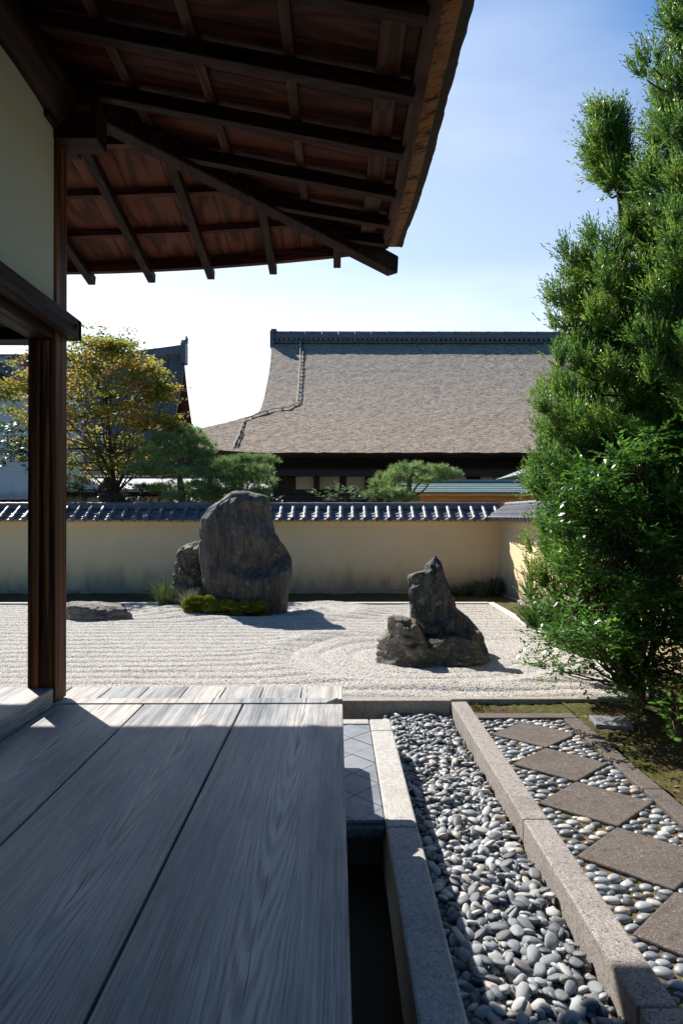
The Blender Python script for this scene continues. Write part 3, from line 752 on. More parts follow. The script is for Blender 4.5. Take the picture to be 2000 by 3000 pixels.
# roof boards (thin curved slabs) as grids with plank grooves
def slab(fn, us, vs, name, mat, thick=0.02):
    mb = MB()
    for i in range(len(us) - 1):
        a0, a1 = us[i], us[i + 1]
        top = []
        for v in vs: top.append((a0 + 0.002, v)); 
        P0 = [fn(a0 + 0.0025, v) for v in vs]; P1 = [fn(a1 - 0.0025, v) for v in vs]
        n = len(vs); V = P0 + P1 + [(p[0], p[1], p[2] + thick) for p in P0] + [(p[0], p[1], p[2] + thick) for p in P1]
        F = []
        for k in range(n - 1):
            F += [(k, k + 1, n + k + 1, n + k), (2 * n + k, 3 * n + k, 3 * n + k + 1, 2 * n + k + 1), (k, 2 * n + k, 2 * n + k + 1, k + 1), (n + k, n + k + 1, 3 * n + k + 1, 3 * n + k)]
        F += [(0, n, 3 * n, 2 * n), (n - 1, 3 * n - 1, 4 * n - 1, 2 * n - 1)]
        mb.add(V, F)
    return part(mb, name, mat, hall)
ysb = [-1.6 + 0.36 * i for i in range(21)]; ysb = [y for y in ysb if y < YE] + [YE + 0.02]
def fs(y, s):   # s 0..1 from the hip line to the eave
    xh = max(XE - (YE - y), -3.0); x = xh + (XE + 0.01 - xh) * s
    return (x, y, zside(x, y) + RH + BH + 0.002)
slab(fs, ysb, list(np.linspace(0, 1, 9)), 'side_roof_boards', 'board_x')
xsb = list(np.arange(-6, XE, 0.285)) + [XE + .01]
def ff(x, s):
    yh = max(YE - (XE - x), 3.0); y = yh + (YE + 0.01 - yh) * s
    return (x, y, zfront(x, y) + RH + BH + 0.014)
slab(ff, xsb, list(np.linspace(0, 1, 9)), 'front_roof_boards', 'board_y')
# ceiling over the inside
part(MB().box(-6, -1.9, -3, 3.6, EYE + 2.25, EYE + 2.28), 'room_ceiling', 'black_wood', hall)
part(MB().box(-6, -1.6, -1.56, -1.51, DZ, EYE + 2.25), 'room_wall', 'white_plaster', hall)
part(MB().box(-6.05, -6, -1.56, 3.6, DZ, EYE + 2.25), 'room_wall', 'white_plaster', hall)
# hip rafter
mb = MB(); mb.beam((-1.62, 3.61, EYE + 2.25), (0.465, 5.695, EYE + 2.005), 0.115, 0.15); part(mb, 'hip_rafter', 'dark_y', hall, 0.012)
# eave boards
def eave_board(front):
    mb = MB(); n = 24
    if front:
        xs_ = np.linspace(-6, XE + 0.03, n)
        for a, b in zip(xs_[:-1], xs_[1:]):
            za, zb = zfront(a, YE) + RH - 0.045, zfront(b, YE) + RH - 0.045
            mb.add([(a, YE - .02, za), (b, YE - .02, zb), (b, YE + .04, zb + .0), (a, YE + .04, za), (a, YE - .02, za + .10), (b, YE - .02, zb + .10), (b, YE + .04, zb + .10), (a, YE + .04, za + .10)],
                   [(0,3,2,1),(4,5,6,7),(0,1,5,4),(2,3,7,6)] + ([(3,0,4,7)] if a == xs_[0] else []) + ([(1,2,6,5)] if b == xs_[-1] else []))
    else:
        ys__ = np.linspace(-1.6, YE - 0.022, n)
        for a, b in zip(ys__[:-1], ys__[1:]):
            za, zb = zside(XE, a) + RH - 0.03, zside(XE, b) + RH - 0.03
            mb.add([(XE - .02, a, za), (XE + .045, a, za), (XE + .045, b, zb), (XE - .02, b, zb), (XE - .02, a, za + .10), (XE + .045, a, za + .10), (XE + .045, b, zb + .10), (XE - .02, b, zb + .10)],
                   [(0,3,2,1),(4,5,6,7),(1,2,6,5),(3,0,4,7)] + ([(0,1,5,4)] if a == ys__[0] else []) + ([(2,3,7,6)] if b == ys__[-1] else []))
    return mb
part(eave_board(True), 'front_eave_board', 'batten_x', hall)
part(eave_board(False), 'side_eave_board', 'batten', hall)
# thatch: section swept round both eaves with a mitre at the corner
sec = [(0.025, 0.055), (0.025, 0.035), (0.140, 0.068), (0.143, 0.078), (0.192, 0.095), (0.210, 0.15), (0.16, 0.23), (0.0, 0.33), (-0.4, 0.52), (-1.0, 0.82), (-1.8, 1.25)]
def station(kind, s):
    out = []
    for k, (u, z) in enumerate(sec):
        jit = 0.0
        if 4 <= k: jit = (0.018 if kind == 0 else 0.006) * (noise.noise(Vector((s * 9, k * 0.2, kind * 5))) + 0.5 * noise.noise(Vector((s * 31, k * 0.3, kind))))
        if kind == 0:
            y = min(s, YE + u * (1.4 if k >= 3 else 1)); x = XE + u + jit * 0.8; t = YE - y; z0 = EYE + 1.95 + RH + rise(t, 1.7); out.append((x, y, z0 + z + jit))
        else:
            x = min(s, XE + u); y = YE + u * (1.4 if k >= 3 else 1) + jit * 0.8; t = XE - x; z0 = EYE + 1.95 + RH + rise(t, 3.0); out.append((x, y, z0 + z + jit))
    return out
st0 = [station(0, s) for s in np.linspace(-3.0, YE + 0.29, 260)]
st1 = [station(1, s) for s in np.linspace(-7.5, XE + 0.205, 240)]
for nm, idx, mat in (('thatch_underside', range(0, 4), 'soffit'), ('thatch_top', range(3, len(sec)), 'bark')):
    mb = MB()
    for st in (st0, st1):
        idx_ = list(idx); n = len(idx_); V = [s[i] for s in st for i in idx_]
        mb.add(V, [tuple(map(int, f)) for f in grid_faces(len(st), n)])
    part(mb, nm, mat, hall, smooth=False)

# ------------------------------------------------------------------ garden walls with tiled tops
WY, WX = 15.5, 3.70
def tiled_wall(name, label, L, root_loc, rotz, first=0.0, step=0.27):
    """local frame: wall runs along +x from 0 to L, the seen face is y=0, thickness to +y"""
    root = empty(name, root_loc, label, 'wall'); root.rotation_euler = (0, 0, rotz)
    def add(mb, nm, mat, bev=0.0, smooth=False): return mb.build(nm, mat, root, bev, smooth)
    add(MB().box(0, L, 0, 0.36, -0.05, 1.58), 'plaster_face', 'wall_plaster')
    add(MB().prism([(-0.035, 1.60), (-0.02, 1.575), (0.38, 1.575), (0.395, 1.60), (0.395, 1.70), (-0.035, 1.70)], 0, 0, L), 'cornice', 'wall_band')
    mb = MB(); r_ = random.Random(3); x = 0
    while x < L:
        d = r_.uniform(0.3, 1.1); mb.box(x + .01, min(x + d, L), -0.05 - r_.uniform(0, .03), 0.02, -0.05, 0.145 + r_.uniform(-.03, .02)); x += d
    add(mb, 'footing_stone', 'granite', 0.02)
    # flat (pan) tiles, both slopes
    mb = MB(); n = int(L / step); sl_ = 0.62
    for side in (1, -1):
        def Yl(t): return 0.18 - side * (0.06 + t * 0.41)
        def Zl(t): return 2.02 - t * 0.41 * sl_
        for i in range(n + 1):
            xa = first + i * step; m = 6
            for r0 in range(4):
                t0, t1 = r0 / 4, (r0 + 1) / 4 + 0.03
                V = []
                for t, dz in ((t0, 0.0), (t1, 0.022)):
                    for q in range(m + 1):
                        xx = xa + step * q / m
                        V.append((xx, Yl(t), Zl(t) + dz - 0.035 * math.sin(math.pi * q / m)))
                V += [(v[0], v[1], v[2] - 0.02) for v in V[m + 1:]]
                F = [(q, q + 1, m + 2 + q, m + 1 + q) for q in range(m)] + [(m + 1 + q, m + 2 + q, 2 * m + 3 + q, 2 * m + 2 + q) for q in range(m)]
                if side == -1: F = [f[::-1] for f in F]
                mb.add(V, F)
    add(mb, 'pan_tiles', 'tile')
    mb = MB()
    for side in (1, -1):
        for i in range(n + 2):
            xa = first + i * step
            if xa > L + 0.02: break
            for r0 in range(3):
                a = 0.03 + r0 * 0.135; b = a + 0.148
                ya, yb = 0.18 - side * (0.06 + a), 0.18 - side * (0.06 + b)
                za, zb = 2.045 - a * sl_, 2.045 - b * sl_
                mb.tube([(xa, ya, za - .004), (xa, yb, zb)], [0.046, 0.052], 12)
            e = 0.425; mb.tube([(xa, 0.18 - side * (0.06 + e), 2.045 - e * sl_), (xa, 0.18 - side * (0.06 + e + .03), 2.045 - (e + .03) * sl_)], [0.058, 0.058], 14)
    add(mb, 'round_tiles', 'tile', smooth=False)
    mb = MB(); mb.box(0, L, 0.07, 0.29, 1.99, 2.035); mb.box(0, L, 0.09, 0.27, 2.037, 2.062)
    add(mb, 'ridge_course', 'tile', 0.008)
    mb = MB(); x = 0.0
    while x < L:
        mb.tube([(x, 0.18, 2.085), (min(x + .30, L), 0.18, 2.082)], [0.062, 0.058], 14); x += .305
    add(mb, 'ridge_tiles', 'tile', smooth=False)
    add(MB().box(0, L, -0.01, 0.37, 1.70, 1.80).prism([(-0.20, 1.745), (0.18, 1.98), (0.56, 1.745), (0.36, 1.70), (0.0, 1.70)], 0, 0, L), 'roof_bed', 'wall_band')
    return root
tiled_wall('garden_wall', 'long ochre plaster wall with dark blue-grey roof tiles closing the back of the gravel garden', 13.7, (-10.0, WY, 0), 0, 0.10)
tiled_wall('garden_wall', 'side stretch of ochre plaster wall at right angles, running behind the cedar, sunlit', 14.5, (WX, WY + 0.12, 0), R(-90), 0.0, 0.235)

# ------------------------------------------------------------------ rocks
def rock_obj(name, levels, yc, mat, label, ps=2.6, disp=0.05, freq=2.2, stretch=1.0, px=True, n=110, seed=0, lean=0.0, ridg=0.5, chip=0.9, cuts=26):
    """levels: (pixel y, left px, right px, half depth): the stone's outline at its real distance, with depth"""
    L = []
    for (py, l, r, d) in levels:
        z = EYE - (py - 1183) / 1568 * yc; L.append((z, (l - 774) / 1568 * yc, (r - 774) / 1568 * yc, d))
    L.sort(); zs = np.array([q[0] for q in L]); zz = np.linspace(zs[0], zs[-1], n)
    xl = np.interp(zz, zs, [q[1] for q in L]); xr = np.interp(zz, zs, [q[2] for q in L]); dd = np.interp(zz, zs, [q[3] for q in L])
    m = 150; th = np.linspace(0, 2 * math.pi, m, endpoint=False)
    c, s = np.cos(th), np.sin(th)
    ex = np.sign(c) * np.abs(c) ** (2 / ps); ey = np.sign(s) * np.abs(s) ** (2 / ps)
    V = np.zeros((n, m, 3))
    topz = zs[-1]
    for i in range(n):
        V[i, :, 0] = (xl[i] + xr[i]) / 2 + (xr[i] - xl[i]) / 2 * ex
        V[i, :, 1] = yc + lean * (zz[i] - zs[0]) + dd[i] * ey
        V[i, :, 2] = zz[i]
    V = V.reshape(-1, 3)
    cx, cy = V[:, 0].mean(), yc
    out = np.empty_like(V)
    for i, p in enumerate(V):
        ring = i // m; a = th[i % m]
        nrm = Vector((math.cos(a), math.sin(a), 0.15))
        q = Vector((p[0] * freq, p[1] * freq, p[2] * freq * stretch)) + Vector((seed * 3.1, 0, 0))
        d = noise.fractal(q, 0.9, 2.1, 5) * 0.6 + ridg * (0.5 - abs(noise.noise(q * 1.7 + Vector((9, 2, 4)))) * 2) * 0.6
        d2 = noise.fractal(q * 5, 0.8, 2.0, 3) * 0.22
        vd = noise.voronoi(q * 2.1 + Vector((0, 0, seed)))[0]; ch = (0.45 - vd[0]) * 1.1 - 0.9 * max(0.0, 0.10 - (vd[1] - vd[0])) * 4
        k = disp * (d + d2 + chip * ch) * min(1.0, 0.12 + (xr[ring] - xl[ring]) / 0.45)
        out[i] = (p[0] + nrm.x * k, p[1] + nrm.y * k, p[2] + 0.35 * disp * (d - d2))
    rc = np.random.default_rng(seed + 900); ctr = out.mean(0)
    for _ in range(cuts):
        h_ = rc.uniform(0.08, 0.95); k0 = int(h_ * (n - 1)) * m + rc.integers(0, m); pc = out[k0]
        a = rc.uniform(0, 2 * math.pi); nd = unit(np.array([math.cos(th[k0 % m]) * .7, math.sin(th[k0 % m]) * 1.2, rc.uniform(-.1, .55)]) + rc.normal(size=3) * .28)
        sd_ = out @ nd; rad_ = rc.uniform(.12, .30) * max(.4, (xr - xl).max()); dist = np.linalg.norm(out - pc, axis=1)
        sel = dist < rad_ * 1.6; tt = (pc @ nd) - rc.uniform(.0, .25) * disp
        kk = sel & (sd_ > tt); fall = np.clip((rad_ * 1.6 - dist) / (rad_ * .25), 0, 1)
        out[kk] -= nd[None, :] * ((sd_[kk] - tt) * .92 * fall[kk])[:, None]
    out = np.vstack([out, [[out[-m:, 0].mean(), out[-m:, 1].mean(), out[-m:, 2].mean() + 0.006]]])
    f = grid_faces(n, m, True)
    F = [tuple(map(int, q)) for q in f] + [((n - 1) * m + k, (n - 1) * m + (k + 1) % m, n * m) for k in range(m)]
    me = bpy.data.meshes.new(name); me.from_pydata([tuple(v) for v in out], [], F); me.update()
    me.polygons.foreach_set('use_smooth', [True] * len(me.polygons)); me.materials.append(M[mat])
    o = bpy.data.objects.new(name, me); COL.objects.link(o)
    return tag(o, label, 'rock')
rock_obj('standing_stone', [(1440, 488, 655, .38), (1400, 484, 657, .40), (1365, 476, 661, .42), (1335, 465, 667, .42), (1312, 462, 672, .42), (1290, 460, 669, .40), (1268, 459, 658, .39), (1240, 459, 638, .38),
    (1215, 460, 628, .36), (1190, 465, 624, .34), (1170, 476, 622, .31), (1155, 494, 620, .28), (1146, 508, 616, .24), (1138, 521, 607, .19), (1132, 534, 590, .14), (1128, 545, 572, .08)],
    12.2, 'rock_big', 'tallest standing stone, broad dark grey slab with a shoulder on its right side', 3.0, 0.055, 1.6, 0.45, cuts=5)
rock_obj('side_stone', [(1405, 396, 500, .3), (1380, 394, 492, .32), (1350, 396, 490, .32), (1320, 401, 488, .30), (1290, 407, 485, .27), (1270, 414, 482, .24), (1256, 424, 480, .2), (1247, 436, 474, .14), (1243, 446, 462, .07)],
    12.75, 'rock_side', 'mottled craggy rock leaning against the left side of the tallest stone', 2.4, 0.085, 3.0, 0.8, seed=3, chip=0.8, cuts=9)
rock_obj('flat_stone', [(1440, 128, 318, .34), (1422, 128, 316, .36), (1412, 130, 318, .37), (1402, 133, 315, .36), (1394, 138, 306, .33), (1388, 146, 282, .27), (1384, 154, 240, .18), (1381, 160, 190, .08)],
    11.6, 'rock_slab', 'low flat pale-streaked rock lying in the gravel behind the timber post', 2.6, 0.06, 2.6, 1.6, n=60, seed=5, chip=0.6, cuts=7)
rock_obj('peaked_stone', [(1525, 960, 1124, .30), (1506, 956, 1119, .32), (1479, 951, 1109, .33), (1450, 947, 1098, .33), (1421, 944, 1077, .31), (1398, 942, 1048, .28), (1362, 941, 1037, .24), (1340, 939, 1030, .21), (1329, 938, 1027, .19), (1321, 942, 1024, .17), (1314, 955, 1022, .15), (1311, 974, 1021, .14), (1304, 977, 1019, .12), (1297, 979, 1016, .10), (1290, 987, 1011, .06), (1284, 993, 1006, .035), (1276, 998, 1002, .012)],
    8.55, 'rock_peak', 'sharp black peaked rock standing upright in the gravel before the corner of the walls', 3.0, 0.05, 3.4, 0.35, seed=8, ridg=0.8)
rock_obj('low_stone', [(1532, 863, 1118, .34), (1512, 864, 1114, .35), (1496, 866, 1104, .34), (1484, 869, 1094, .33), (1476, 871, 1084, .31), (1469, 872, 1070, .29), (1464, 873, 1050, .28), (1459, 874, 1012, .27), (1450, 876, 996, .27), (1440, 880, 978, .25), (1430, 884, 962, .22), (1421, 890, 944, .17), (1414, 897, 922, .10)],
    8.15, 'rock_low', 'rugged brown-grey low rock with stepped ledges, lying along the foot of the peaked black rock', 3.0, 0.060, 3.4, 2.2, seed=11, ridg=0.9, chip=0.8, cuts=16)
# low dark stone seen beyond the wall, left of the pines
rock_obj('distant_stone', [(1180, 215, 308, .6), (1150, 222, 304, .6), (1135, 226, 298, .55), (1118, 232, 286, .45), (1104, 240, 274, .3), (1096, 248, 264, .15)],
    19.0, 'rock_big', 'dark conical rock showing above the wall under the orange maple', 2.2, 0.10, 1.2, 0.8, n=50, seed=17)
# flat slate slab on the moss
mb = MB().prism([(2.12, 5.60), (2.40, 5.52), (2.46, 5.80), (2.16, 5.86)], 2, 0.05, 0.135)
tag(mb.build('slate_slab', 'slate', None, 0.008), 'square dark slate slab lying on the moss beside the end of the path', 'stone slab')

# ------------------------------------------------------------------ foliage helpers
def quads(base, dirs, length, width, name, mat, parent, nrm=None, shape='blade', fold=0.0):
    n = len(base); dirs = unit(dirs)
    if nrm is None: nrm = unit(rng.normal(size=(n, 3)))
    side = unit(np.cross(dirs, nrm) + 1e-6); length = np.broadcast_to(length, (n,))[:, None]; width = np.broadcast_to(width, (n,))[:, None]
    if shape == 'blade':
        V = np.stack([base - side * width * .5, base + side * width * .5, base + dirs * length + side * width * .18, base + dirs * length - side * width * .18], 1)
    else:
        up = unit(np.cross(side, dirs))
        V = np.stack([base, base + dirs * length * .45 + side * width * .5 + up * fold * width, base + dirs * length, base + dirs * length * .45 - side * width * .5 + up * fold * width], 1)
    F = np.arange(n * 4).reshape(n, 4)
    return partnp(mesh_np(name, V.reshape(-1, 3), F, mat), parent)
def cone_dirs(d, spread, n):
    """n random directions round each of the unit vectors d"""
    D = np.repeat(d, n, 0); return unit(D + rng.normal(size=D.shape) * spread)

def cedar_sprays(p, d, name, parent, mat='cedar', twigs=9, needles=12, tl=0.22, nl=0.032, wd=0.0125, spread=0.42):
    """feathery sprays: twigs round each spray direction, needles along each twig"""
    td = cone_dirs(d, spread, twigs); tp = np.repeat(p, twigs, 0); L = rng.uniform(0.5, 1.15, len(tp)) * tl
    td = unit(td + np.array([0, 0, 0.25]))
    T = np.repeat(tp, needles, 0); D = np.repeat(td, needles, 0); LL = np.repeat(L, needles)
    frac = np.tile(np.linspace(0.05, 1.0, needles), len(tp)) + rng.uniform(-.04, .04, len(T))
    bend = np.array([0, 0, 1.0]) * (frac ** 2 * 0.25 * LL)[:, None]
    B = T + D * (frac * LL)[:, None] + bend
    ND = unit(D + rng.normal(size=D.shape) * 0.34)
    return quads(B, ND, rng.uniform(.7, 1.25, len(B)) * nl, wd, name, mat, parent)

def tree_root(name, loc, label, cat='tree', group=None): return empty(name, loc, label, cat, group)

def limb(mb, a, b, r0, r1, wob=0.08, n=7, seg=7):
    a = Vector(a); b = Vector(b); L = (b - a).length; pts = []
    ph = random.uniform(0, 6)
    for i in range(n):
        t = i / (n - 1); q = a.lerp(b, t)
        w_ = math.sin(t * math.pi) * wob * L
        q = q + Vector((math.sin(ph + t * 4) * w_, math.cos(ph * 1.3 + t * 3.3) * w_, math.sin(ph * 2 + t * 3) * w_ * 0.5))
        pts.append(q)
    mb.tube(pts, [r0 + (r1 - r0) * i / (n - 1) for i in range(n)], seg); return pts

# ------------------------------------------------------------------ cedars
def cedar(name, label, base, trunk_pts, r0, profile, seed, nclump, spr, z0, z1, azim=None, extra=(), skip=None):
    """profile: [(z, radius, centre dx)] crown radius by height; clumps of feathery sprays on a branched frame"""
    rs = np.random.default_rng(seed); random.seed(seed)
    root = tree_root(name, base, label, 'tree', 'cedars on the moss at the right')
    bx, by, bz = base
    tb = MB(); lm = tb; n = len(trunk_pts); tb.tube([(bx + a, by + b, c) for a, b, c in trunk_pts], [r0 * (1 - 0.85 * i / (n - 1)) for i in range(n)], 12)
    zs = [q[0] for q in profile]
    tz = [q[2] for q in trunk_pts]
    Cp = []; Cd = []; Cr = []
    Tl = []
    for i in range(nclump):
        z = z0 + (z1 - z0) * ((i + rs.random()) / nclump) ** 0.95
        a = i * 2.39996 + rs.uniform(-.5, .5)
        rad = np.interp(z, zs, [q[1] for q in profile]) * rs.uniform(0.62, 1.22); dx = np.interp(z, zs, [q[2] for q in profile])
        zt = max(tz[0] + .2, z - rad * rs.uniform(.1, .45))
        tx_ = bx + np.interp(zt, tz, [q[0] for q in trunk_pts]); ty_ = by + np.interp(zt, tz, [q[1] for q in trunk_pts])
        end = np.array((bx + dx + math.cos(a) * rad, by + math.sin(a) * rad, z)); st = np.array((tx_, ty_, zt))
        mid = (st + end) / 2 - np.array((0, 0, 0.10 * rad + .02))
        bl = max(0.25, np.linalg.norm(end - st)); nc = max(3, int(bl / 0.10))
        if skip and skip(Vector(end)): continue
        limb(lm, st, tuple(mid), 0.017, 0.010, 0.05, 4, 5); limb(lm, tuple(mid), tuple(end), 0.010, 0.004, 0.05, 4, 5)
        bd = unit(end - mid)
        for q in range(nc):
            t = 0.30 + 0.70 * (q + 1) / nc
            c = (1 - t) ** 2 * st + 2 * t * (1 - t) * mid + t * t * end + rs.normal(size=3) * 0.045 * np.array([1, 1, .6])
            if skip and skip(Vector(c)): continue
            Cp.append(tuple(c)); Cd.append(tuple(bd * 0.75 + np.array((0, 0, 0.55)) + rs.normal(size=3) * 0.35)); Cr.append(0.10 + 0.07 * (1 - t))
    for (ex_, ey_, ez_, er) in extra:
        Cp.append((ex_, ey_, ez_)); Cd.append((ex_ - bx, (ey_ - by), 0.8)); Cr.append(er)
        limb(lm, (bx + np.interp(ez_ - .2, tz, [q[0] for q in trunk_pts]), by, ez_ - .25), (ex_, ey_, ez_), 0.02, 0.007, 0.08, 6, 5)
    partnp(tb.build('trunk', 'trunk', None, smooth=True), root)
    Cp = np.array(Cp); Cd = unit(np.array(Cd)); Cr = np.array(Cr)
    off = unit(rs.normal(size=(len(Cp), spr, 3)) * 0.8 + Cd[:, None, :] * 1.0)
    p = Cp[:, None, :] + off * (Cr[:, None, None] * rs.uniform(0.05, 0.5, (len(Cp), spr, 1)))
    d = unit(off * 0.8 + Cd[:, None, :] * 0.5 + np.array([0, 0, 0.45]))
    cedar_sprays(p.reshape(-1, 3), d.reshape(-1, 3), 'crown', root)
    return root
prof1 = [(0.5, .72, -.03), (0.7, .80, 0), (1.35, .86, 0), (2.08, .84, 0), (2.64, .70, 0), (3.15, .67, 0), (3.67, .62, 0), (4.14, .55, 0), (4.53, .48, 0), (4.80, .26, -.02), (5.0, .17, -.05), (5.2, .10, -.13), (5.4, .11, -.15), (5.65, .06, -.16), (5.9, .02, -.15)]
cedar('cedar_tree', 'tall feathery cedar with a bare forked stem near its top, nearest the gravel', (2.85, 6.75, 0.08),
      [(0, 0, 0.0), (0.02, 0, 1.0), (-.02, 0, 2.2), (0.05, 0.0, 3.3), (0.0, 0, 4.2), (-0.04, 0, 4.9), (-0.10, 0, 5.4)], 0.085, prof1, 4, 175, 4, 0.62, 5.75,
      skip=lambda c: (4.62 < c.z < 5.05 and c.x < 2.82 and c.x > 2.5) or (c.z < 1.35 and c.x > 2.85) or (c.z < 1.0 and c.x > 2.6) or (c.y < 6.35 and c.x > 2.15 and c.z < 2.4 and c.x < 2.95))
prof2 = [(.7, .35, 0), (1.2, .5, 0), (1.8, 0.6, 0), (3.0, .66, 0), (4.0, .58, 0), (5.2, .50, 0), (6.1, .36, 0), (8, .25, 0)]
cedar('cedar_tree', 'taller cedar at the right edge, its top branches reaching out above the forked one', (3.30, 5.9, 0.08),
      [(0, 0, 0.0), (-0.03, 0, 1.2), (0.03, 0, 3.0), (0.0, 0, 5), (0.05, 0, 8)], 0.10, prof2, 9, 165, 4, 0.75, 7.6,
      extra=[(2.86, 6.1, 5.15, .22), (2.80, 6.2, 4.85, .22), (2.92, 6.0, 5.45, .2), (2.60, 5.7, 5.50, .24), (2.66, 5.72, 5.62, .22), (2.84, 5.75, 5.38, .24), (2.95, 5.6, 6.2, .3), (3.0, 5.6, 6.0, .3), (3.0, 5.5, 5.0, .25), (2.95, 5.6, 4.7, .25)])
# further bare stems behind
cedar('cedar_tree', 'slim dark cedar stem standing just behind the other two, close to the wall', (3.25, 7.6, 0.08),
      [(0, 0, 0.0), (-0.08, 0, 1.0), (-0.2, 0, 2.0), (-0.1, 0, 3.2), (0, 0, 4.4)], 0.055, [(1.4, .4, 0), (2.5, .6, 0), (4.4, .4, 0)], 14, 60, 4, 1.0, 4.2)

# ------------------------------------------------------------------ broadleaf shrub in front of the cedars
def leaf_shrub(name, label, base, clumps, leafmat, lsize, per, stems, seed, cat='shrub', twiglen=0.22, group=None, drop=0.0):
    rs = np.random.default_rng(seed); random.seed(seed)
    root = tree_root(name, base, label, cat, group)
    mb = MB(); B = []; D = []; Nn = []
    for (cx, cy, cz, r) in clumps:
        s = stems[random.randrange(len(stems))]
        limb(mb, s, (cx, cy, cz), 0.012, 0.005, 0.08, 6, 5)
        nt_ = max(4, int(per * (r / 0.2) ** 2))
        for _ in range(nt_):
            d = rs.normal(size=3); d[2] = abs(d[2]) * 0.55 - drop; d /= np.linalg.norm(d)
            p0 = np.array((cx, cy, cz)) + d * r * rs.uniform(0.1, 0.85)
            td = unit(d + rs.normal(size=3) * 0.35); L = twiglen * rs.uniform(.5, 1.2)
            p1 = p0 + td * L
            if rs.random() < 0.4: mb.tube([tuple(p0), tuple(p1)], [0.0025, 0.0012], 4, False)
            m = int(8 * L / twiglen) + 3; sd = unit(np.cross(td, [0, 0, 1.0]) + 1e-5)
            for q in range(m):
                t = (q + 1) / m; s_ = 1 if q % 2 else -1
                B.append(p0 + td * L * t); ld = unit(td * 0.7 + sd * s_ * 0.8 + rs.normal(size=3) * 0.2); D.append(ld)
                Nn.append(unit(np.array([0, 0, 1.0]) + rs.normal(size=3) * 0.35))
    partnp(mb.build('stem', 'twig', None, smooth=True), root)
    B = np.array(B); D = np.array(D); Nn = np.array(Nn); n = len(B)
    L = rs.uniform(.7, 1.25, n) * lsize
    quads(B, D, L, L * 0.5, 'crown', leafmat, root, nrm=Nn, shape='leaf', fold=0.12)
    return root
rs = random.Random(5); cl_ = []
def shrub_left(z):   # outline radius by height, on the camera side
    return float(np.interp(z, [0.3, 0.5, 0.9, 1.3, 1.8, 2.2, 2.6], [0.55, 0.78, 0.72, 0.62, 0.52, 0.42, 0.2]))
for b_ in range(34):
    a = b_ * 2.4; zt = rs.uniform(0.55, 2.35); r = shrub_left(zt) * rs.uniform(.55, 1.2)
    for q in range(4):
        t = 0.35 + 0.65 * (q + 1) / 4
        cl_.append((2.38 + math.cos(a) * r * t, 5.74 + math.sin(a) * r * t * .72, zt - 0.25 * (1 - t) + rs.uniform(-.07, .07), rs.uniform(.08, .15)))
for q in range(26): cl_.append((rs.uniform(2.45, 3.05), rs.uniform(5.5, 6.1), rs.uniform(.25, 1.1), rs.uniform(.10, .15)))
cl_ += [(1.70, 5.75, 0.60, .10), (1.80, 5.7, 0.55, .12), (1.95, 5.75, .50, .13), (2.25, 5.4, 2.3, .13), (2.1, 5.5, 2.1, .12), (2.5, 5.5, 2.45, .14), (2.4, 5.3, .36, .10)]
leaf_shrub('camellia_shrub', 'bright glossy broadleaf shrub in front of the cedar trunks, beside the gravel kerb', (2.62, 6.15, 0.08), cl_, 'shrub_leaf', 0.052, 40,
           [(2.62, 6.15, 0.3), (2.55, 6.2, 1.0), (2.6, 6.1, 1.5), (2.5, 6.1, 0.7)], 21)
mbs = MB()
for a, b, r0 in (((2.70, 6.12, 0.05), (2.55, 6.1, 1.6), .05), ((2.78, 6.3, 0.05), (3.0, 6.2, 1.3), .035), ((2.9, 6.3, .05), (2.75, 6.2, 1.5), .03)): limb(mbs, a, b, r0, r0 * .4, .05, 9, 9)
sh = [o for o in bpy.data.objects if o.name == 'camellia_shrub'][0]
partnp(mbs.build('trunk', 'trunk', None, smooth=True), sh)
leaf_shrub('sapling', 'small young plant with red-tipped leaves at the right edge, low over the moss', (2.42, 4.6, 0.08),
           [(2.30, 4.62, .56, .05), (2.36, 4.55, .50, .06), (2.28, 4.64, .45, .05), (2.38, 4.6, .38, .06), (2.44, 4.6, .60, .06), (2.30, 4.62, .33, .05), (2.42, 4.7, .44, .06)],
           'sprout_leaf', 0.045, 26, [(2.42, 4.6, 0.1), (2.44, 4.66, 0.2)], 31, 'plant', 0.13)

